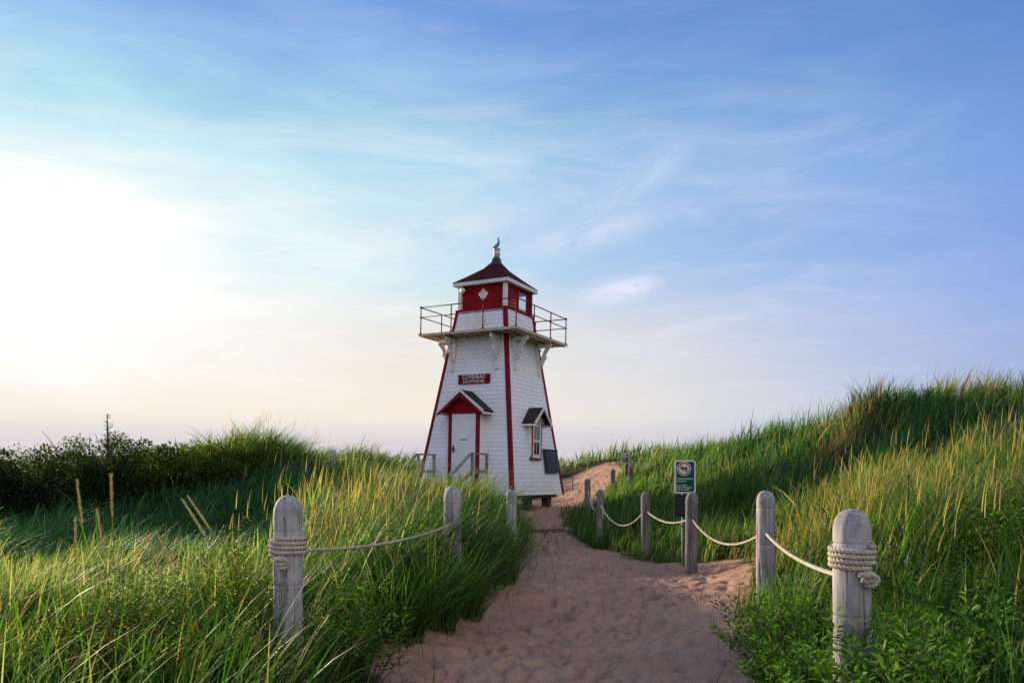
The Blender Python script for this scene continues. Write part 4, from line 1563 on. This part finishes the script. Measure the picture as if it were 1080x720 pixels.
h_ = hood(0, DU, -1.76, .70, 2.63, 3.17, -1.06, -1.545, M['redwall'], M['siding'], 'door_hood')
ib = MB()
for s in (-1, 1):
    a = [(DU + s * .725, 2.50), (DU, 3.03), (DU, 3.115), (DU + s * .725, 2.585)]
    vs = [(x_, -1.795, z_) for x_, z_ in a] + [(x_, -1.789, z_) for x_, z_ in a]
    ib.add(vs, [(0, 1, 2, 3), (7, 6, 5, 4), (0, 4, 5, 1), (1, 5, 6, 2), (2, 6, 7, 3), (3, 7, 4, 0)])
ib.build('red_barge_trim', M['red'], h_)
# side window bay on the right face
WU, WF = -.09, -1.475
Mx = ROT[1]
wz0, wz1 = 1.42, 2.40
MB().box((WU - .27, WF + .013, wz0 + .02), (WU + .27, -1.1, wz1 - .01), Mx).build('window_bay', M['siding'], LT)
wf = MB()
for a, b_ in (((WU - .29, WF - .01, wz0), (WU - .245, WF + .012, wz1)), ((WU + .245, WF - .01, wz0), (WU + .29, WF + .012, wz1)), ((WU - .31, WF - .018, wz0 - .045), (WU + .31, WF + .048, wz0 - .001)), ((WU - .245, WF - .01, wz1 - .04), (WU + .245, WF + .045, wz1))):
    wf.box(a, b_, Mx)
win = wf.build('window', M['red'], LT)
sf = MB()
for a, b_ in (((WU - .244, WF - .004, wz0 + .001), (WU - .165, WF + .0125, wz1 - .041)), ((WU + .165, WF - .004, wz0 + .001), (WU + .244, WF + .0125, wz1 - .041)), ((WU - .164, WF - .004, wz0 + .001), (WU + .164, WF + .0125, wz0 + .10)), ((WU - .164, WF - .004, wz1 - .09), (WU + .164, WF + .0125, wz1 - .041)), ((WU - .164, WF - .006, 1.87), (WU + .164, WF + .0125, 1.93)), ((WU - .009, WF + .001, wz0 + .07), (WU + .009, WF + .0035, 1.869)), ((WU - .009, WF + .001, 1.931), (WU + .009, WF + .0035, wz1 - .09))):
    sf.box(a, b_, Mx)
sf.build('sash', M['white'], win)
MB().box((WU - .167, WF + .004, wz0 + .05), (WU + .167, WF + .0065, wz1 - .07), Mx).build('pane', M['glass'], win)
h2 = hood(1, WU, -1.665, .47, 2.37, 2.78, -1.10, -1.485, M['tan'], M['tan'], 'window_hood')

# notice board on the wall, right end
zb0, zb1 = 1.02, 1.70
mb = MB()
vs = []
for z_, in ((zb0,), (zb1,)):
    w_ = tw(z_) + .03
    for bb_, o in ((.44, 0), (1.27, 0), (1.27, .07), (.44, .07)):
        vs.append((w_ + o, bb_, z_))
mb.add(vs, [(3, 2, 1, 0), (4, 5, 6, 7), (0, 1, 5, 4), (1, 2, 6, 5), (2, 3, 7, 6), (3, 0, 4, 7)])
nbd = empty('notice_board', (TX, TY, ZT), TH)
nbd.rotation_euler = LEAN.to_euler()
tag(nbd, 'dark blank notice board fixed low on the lighthouse side wall', 'board')
mb.build('panel', M['board'], nbd, False, .01)
mb = MB()
w_ = tw(1.36) + .10
mb.bar((tw(zb0) + .105, .46, zb0 + .02), (tw(zb1) + .105, .46, zb1 - .02), .04, .012, (1, 0, 0))
mb.bar((tw(zb1) + .108, .48, zb1 - .025), (tw(zb1) + .108, 1.26, zb1 - .025), .04, .012, (1, 0, 0))
mb.build('edging', M['sdark'], nbd)

# bird on the vent: one continuous body
bv = [(-.115, 0, .015), (-.06, 0, .06), (0, 0, .10), (.045, 0, .145), (.058, 0, .20), (.04, 0, .245), (.035, 0, .285), (.045, 0, .345), (.0, .02, .03), (.0, -.02, .03), (.0, .02, -.0), (.0, -.02, -.0)]
be = [(0, 1), (1, 2), (2, 3), (3, 4), (4, 5), (5, 6), (6, 7), (2, 8), (2, 9), (8, 10), (9, 11)]
br = [.014, .036, .054, .050, .036, .030, .028, .006, .012, .012, .008, .008]
me = bpy.data.meshes.new('bird')
me.from_pydata(bv, be, [])
bo = bpy.data.objects.new('bird', me)
COL.objects.link(bo)
sk = bo.modifiers.new('skin', 'SKIN')
for i, q in enumerate(me.skin_vertices[0].data):
    q.radius = (br[i], br[i])
    q.use_root = i == 2
ss = bo.modifiers.new('sub', 'SUBSURF')
ss.levels = ss.render_levels = 2
bpy.context.view_layer.update()
dg = bpy.context.evaluated_depsgraph_get()
me2 = bpy.data.meshes.new_from_object(bo.evaluated_get(dg))
bo.modifiers.clear()
bo.data = me2
me2.materials.clear()
me2.materials.append(M['bird'])
for f_ in me2.polygons:
    f_.use_smooth = True
bo.location = Vector((TX, TY, ZT)) + LEAN @ Vector((0, 0, 7.474))
tag(bo, 'blue grey bird perched upright on the vent at the roof peak', 'bird')

# entrance stairs with a landing
ST = empty('entrance_stairs', (TX, TY, ZT), TH)
tag(ST, 'grey wooden landing and steps with handrails at the lighthouse door', 'stairs')
LX0, LX1, LY0, LY1 = DU - .88, DU + .88, -2.42, -1.58
mb = MB()
for i in range(9):
    y0 = LY0 + (LY1 - LY0) * i / 9
    mb.box((LX0, y0 + .003, .54), (LX1, y0 + (LY1 - LY0) / 9 - .003, .58))
mb.build('landing', M['greywood'], ST)
for i in range(3):
    zz = .40 - i * .17
    y0 = LY0 - .02 - i * .28
    MB().box((LX0 + .05, y0 - .28, zz - .04), (LX1 - .05, y0, zz)).build('tread', M['greywood'], ST)
for s, xx in ((-1, LX0 + .03), (1, LX1 - .03)):
    topz = 1.46
    for yy in (LY0 + .04, LY1 - .08):
        MB().box((xx - .03, yy - .03, -.3), (xx + .03, yy + .03, topz)).build('rail_post', M['greywood'], ST)
    MB().box((xx - .03, LY0 - .91, -.4), (xx + .03, LY0 - .85, .92)).build('rail_post', M['greywood'], ST)
    MB().bar((xx, LY0 - .05, topz + .025), (xx, LY1 - .0, topz + .025), .07, .04).bar((xx, LY0 - .045, topz + .02), (xx, LY0 - .98, .90), .07, .04).bar((xx, LY0 + .04, 1.02), (xx, LY1 - .05, 1.02), .035, .09).bar((xx, LY0 + .02, 1.02), (xx, LY0 - .92, .50), .035, .09).build('handrail', M['greywood'], ST)

# ------------------------------------------------------------------ light and sky
SUN_AZ, SUN_EL = R(-43), R(13)          # azimuth from the view axis, to the left
sdir = Vector((math.sin(SUN_AZ) * math.cos(SUN_EL), math.cos(SUN_AZ) * math.cos(SUN_EL), math.sin(SUN_EL)))
sl = bpy.data.lights.new('sun', 'SUN')
sl.energy = 5.0
sl.angle = R(2.5)
sl.color = (1.0, 0.79, 0.50)
so = bpy.data.objects.new('sun', sl)
COL.objects.link(so)
so.rotation_euler = (-sdir).to_track_quat('-Z', 'Y').to_euler()

wd = bpy.data.worlds.new('World')
SC.world = wd
wd.use_nodes = True
nt = wd.node_tree
nt.nodes.clear()
out = nd(nt, 'ShaderNodeOutputWorld')
bg = nd(nt, 'ShaderNodeBackground')
wd.cycles.sampling_method = 'MANUAL'
wd.cycles.sample_map_resolution = 512
bg.inputs['Strength'].default_value = 0.10 / 2 ** 0.75
lk(nt, bg.outputs[0], out.inputs[0])
tc = nd(nt, 'ShaderNodeTexCoord')
sky = nd(nt, 'ShaderNodeTexSky')
sky.sky_type = 'NISHITA'
sky.sun_disc = False
sky.sun_elevation = SUN_EL
sky.sun_rotation = SUN_AZ
sky.air_density = 1.0
sky.dust_density = 1.0
sky.ozone_density = 2.0
vn = nd(nt, 'ShaderNodeVectorMath', operation='NORMALIZE')
lk(nt, tc.outputs['Generated'], vn.inputs[0])
sep = nd(nt, 'ShaderNodeSeparateXYZ')
lk(nt, vn.outputs[0], sep.inputs[0])
dt = nd(nt, 'ShaderNodeVectorMath', operation='DOT_PRODUCT')
lk(nt, vn.outputs[0], dt.inputs[0])
GL_AZ, GL_EL = R(-30.8), R(13.3)          # bright veil of cloud around the sun
dt.inputs[1].default_value = (math.sin(GL_AZ) * math.cos(GL_EL), math.cos(GL_AZ) * math.cos(GL_EL), math.sin(GL_EL))
dot = dt.outputs['Value']
el = mth(nt, 'ADD', sep.outputs['Z'], 0.0, clamp=True)
acos = mth(nt, 'ARCCOSINE', mth(nt, 'MINIMUM', mth(nt, 'MAXIMUM', dot, -.99999), .99999))
EXPO = 0.75
K = 10.0                                   # background strength is 1/K
S = lambda c: tuple(x * K for x in c)


def scaled(c, k):
    n = nd(nt, 'ShaderNodeVectorMath', operation='SCALE')
    lk(nt, c, n.inputs[0])
    n.inputs['Scale'].default_value = k
    return n.outputs[0]


# clear air by elevation
air = ramp(nt, el, [(0.0, (.45, .52, .70)), (.08, (.40, .49, .76)), (.20, (.27, .41, .84)), (.34, (.19, .345, .80)), (.46, (.105, .25, .65)), (.56, (.085, .22, .60)), (1.0, (.14, .26, .52))])
nis = mixc(nt, 0.10, scaled(air, K), sky.outputs[0])
# bright unseen sky added behind the view to light front walls and sand
rear_fill_n = noise(nt, mapping(nt, vn.outputs[0], (2, 2, 4)), 1.3, 5, .6, .5)
rear_fill = ramp(nt, mth(nt, 'DIVIDE', acos, 3.1416), [(.46, 0.0), (.68, 1.0)], 'EASE')
nis = mixc(nt, mth(nt, 'MULTIPLY', rear_fill, ramp(nt, rear_fill_n, [(.2, .75), (.7, 1.0)])), nis, S((.98, .96, 1.0)))
# pale cyan veil spreading from the sun's side
veil = ramp(nt, mth(nt, 'DIVIDE', acos, 1.2), [(0.0, 1.0), (.22, .96), (.36, .80), (.50, .48), (.66, .30), (.78, .20), (.95, 0.0)])
vz = ramp(nt, el, [(0.0, .9), (.26, 1.0), (.36, .80), (.43, .50), (.50, .24), (.58, .20), (.75, 0.0)])
vn_ = noise(nt, mapping(nt, vn.outputs[0], (1.6, 1.6, 5.5), (0, 0, 0), (0, R(8), 0)), 1.5, 5, .55, .6)
veilf = mth(nt, 'MULTIPLY', mth(nt, 'MULTIPLY', veil, vz), ramp(nt, vn_, [(.25, .70), (.70, 1.12)]))
vcol = ramp(nt, el, [(0.0, (.68, .85, .92)), (.32, (.66, .92, .92)), (.42, (.64, 1.10, 1.02)), (.52, (.62, 1.10, 1.65))])
c1 = mixc(nt, veilf, nis, scaled(vcol, K))
# peach band above the horizon on the sun's side
hor = ramp(nt, el, [(0.0, 0.5), (.03, .75), (.085, 1.0), (.16, .78), (.27, .0)], 'EASE')
warm = ramp(nt, mth(nt, 'DIVIDE', acos, 1.1), [(0.0, 1.0), (.42, 1.0), (.66, .66), (.85, .25), (1.0, 0.05)])
c2 = mixc(nt, mth(nt, 'MULTIPLY', hor, warm), c1, S((.93, .84, .72)))
# grey lilac bank right at the horizon
low = ramp(nt, el, [(0.0, .9), (.038, .70), (.072, 0.0)], 'EASE')
lown = noise(nt, mapping(nt, vn.outputs[0], (1.5, 1.5, 18)), 1.6, 4, .5)
c3 = mixc(nt, mth(nt, 'MULTIPLY', low, ramp(nt, lown, [(.25, .7), (.7, 1.0)])), c2, S((.60, .55, .64)))
# cirrus: sheet overhead seen in perspective, drawn out to streaks
inv = mth(nt, 'DIVIDE', 1.0, mth(nt, 'ADD', el, .10))
pl = nd(nt, 'ShaderNodeVectorMath', operation='SCALE')
lk(nt, vn.outputs[0], pl.inputs[0])
lk(nt, inv, pl.inputs['Scale'])
flat = nd(nt, 'ShaderNodeVectorMath', operation='MULTIPLY')
lk(nt, pl.outputs[0], flat.inputs[0])
flat.inputs[1].default_value = (1, 1, 0)
st1 = noise(nt, mapping(nt, flat.outputs[0], (.55, .95, 1), (3.4, 1.2, 0), (0, 0, R(24))), 1.0, 7, .62, .9)
st2 = noise(nt, mapping(nt, flat.outputs[0], (1.1, 3.2, 1), (0.6, 4.2, 0), (0, 0, R(30))), 1.0, 7, .64, 1.6)
cl = mth(nt, 'MULTIPLY', ramp(nt, st1, [(.38, 0.0), (.62, 1.0)], 'EASE'), ramp(nt, st2, [(.34, .05), (.66, 1.0)], 'EASE'))
side = ramp(nt, mth(nt, 'DIVIDE', acos, 1.3), [(0.0, .8), (.45, .85), (.66, .60), (.80, .25), (1.0, .12)])
fade = ramp(nt, el, [(0.0, .45), (.20, 1.0), (.38, .85), (.46, .30), (.70, .05)])
cf = mth(nt, 'MULTIPLY', mth(nt, 'MULTIPLY', cl, side), fade)
ccol = mixc(nt, veil, S((.66, .72, .95)), S((1.0, .98, .97)))
lowc = ramp(nt, el, [(.06, 1.0), (.24, 0.0)], 'EASE')
ccol = mixc(nt, mth(nt, 'MULTIPLY', lowc, .7), ccol, S((.86, .76, .78)))
az = mth(nt, 'ARCTAN2', sep.outputs['X'], sep.outputs['Y'])
cmb = nd(nt, 'ShaderNodeCombineXYZ')
lk(nt, az, cmb.inputs[0])
lk(nt, sep.outputs['Z'], cmb.inputs[1])
wisp = noise(nt, mapping(nt, cmb.outputs[0], (2.6, 11, 1), (4.2, 1.3, 0), (0, 0, R(-24))), 1.0, 8, .62, 1.3)
wmask = noise(nt, mapping(nt, cmb.outputs[0], (2.3, 4.0, 1), (1.05, .55, 0), (0, 0, R(-20))), 1.0, 3, .5, .4)
wf = mth(nt, 'MULTIPLY', ramp(nt, wisp, [(.40, 0.0), (.70, 1.0)], 'EASE'), ramp(nt, wmask, [(.33, .12), (.56, 1.0)], 'EASE'))
wf = mth(nt, 'MULTIPLY', mth(nt, 'MULTIPLY', wf, side), fade)
cf = mth(nt, 'MAXIMUM', mth(nt, 'MULTIPLY', cf, .62), mth(nt, 'MULTIPLY', wf, .62))
puff = noise(nt, mapping(nt, cmb.outputs[0], (3.4, 17, 1), (.9, 2.2, 0), (0, 0, R(-6))), 1.0, 7, .6, .9)
puffm = ramp(nt, el, [(.07, 0.0), (.11, .8), (.22, .9), (.29, 0.0)], 'EASE')
def bank(az0, z0, ra, rz, rot, sc, thr):
    """One soft bank of cirrus lying in a given direction, broken up by noise."""
    v = mapping(nt, mapping(nt, cmb.outputs[0], (1, 1, 1), (-az0, -z0, 0)), (1, 1, 1), (0, 0, 0), (0, 0, -rot))
    e = nd(nt, 'ShaderNodeVectorMath', operation='LENGTH')
    lk(nt, mapping(nt, v, (1 / ra, 1 / rz, 1)), e.inputs[0])
    w = noise(nt, mapping(nt, v, (sc, sc * 4.0, 1), (az0 * 9, z0 * 7, 0)), 1.0, 5, .66, 1.5)
    edge = mth(nt, 'ADD', e.outputs['Value'], mth(nt, 'MULTIPLY', mth(nt, 'SUBTRACT', w, .5), 1.6))
    return mth(nt, 'MULTIPLY', ramp(nt, edge, [(.15, 1.0), (1.0, 0.0)], 'EASE'), ramp(nt, w, [(thr, .15), (thr + .25, 1.0)]))


for args in ((.145, .233, .075, .022, R(10), 11, .30, 1.25), (.10, .30, .17, .032, R(12), 6, .36, .72), (.16, .355, .17, .038, R(26), 4, .36, .58), (-.12, .29, .34, .06, R(14), 3.2, .36, .60), (.24, .185, .15, .014, R(9), 9, .38, .65), (.10, .125, .12, .013, R(2), 9, .36, .85), (.12, .092, .16, .011, R(1), 9, .36, .80), (-.35, .20, .25, .03, R(4), 4, .38, .60)):
    cf = mth(nt, 'MAXIMUM', mth(nt, 'MULTIPLY', cf, 1.0), mth(nt, 'MULTIPLY', bank(*args[:7]), args[7]))
cf = mth(nt, 'MAXIMUM', cf, mth(nt, 'MULTIPLY', mth(nt, 'MULTIPLY', ramp(nt, puff, [(.50, 0.0), (.72, 1.0)], 'EASE'), puffm), side))
c4 = mixc(nt, mth(nt, 'MULTIPLY', cf, .85, clamp=True), c3, ccol)
# bright core of the veiled sun
coren = mth(nt, 'ADD', acos, mth(nt, 'MULTIPLY', mth(nt, 'SUBTRACT', noise(nt, mapping(nt, vn.outputs[0], (2.0, 2.0, 9)), 1.7, 6, .62, .8), .5), .34))
core = ramp(nt, coren, [(0.02, 1.0), (.10, .72), (.20, .36), (.40, 0.0)])
core = mth(nt, 'MULTIPLY', core, ramp(nt, el, [(.06, .10), (.13, 1.0), (.29, 1.0), (.41, .0)], 'EASE'))
c5 = mixc(nt, core, c4, S((1.12, 1.10, 1.06)))
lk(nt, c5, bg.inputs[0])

SC.view_settings.view_transform = 'Standard'
SC.view_settings.look = 'None'
SC.view_settings.exposure = EXPO
SC.view_settings.gamma = 1.0
SC.view_settings.use_curve_mapping = False
SC.render.engine = 'CYCLES'
SC.cycles.max_bounces = 5
SC.cycles.diffuse_bounces = 2
SC.cycles.glossy_bounces = 2
SC.cycles.transmission_bounces = 4
SC.cycles.transparent_max_bounces = 10
SC.cycles.use_denoising = False
SC.cycles.caustics_reflective = False
SC.cycles.caustics_refractive = False
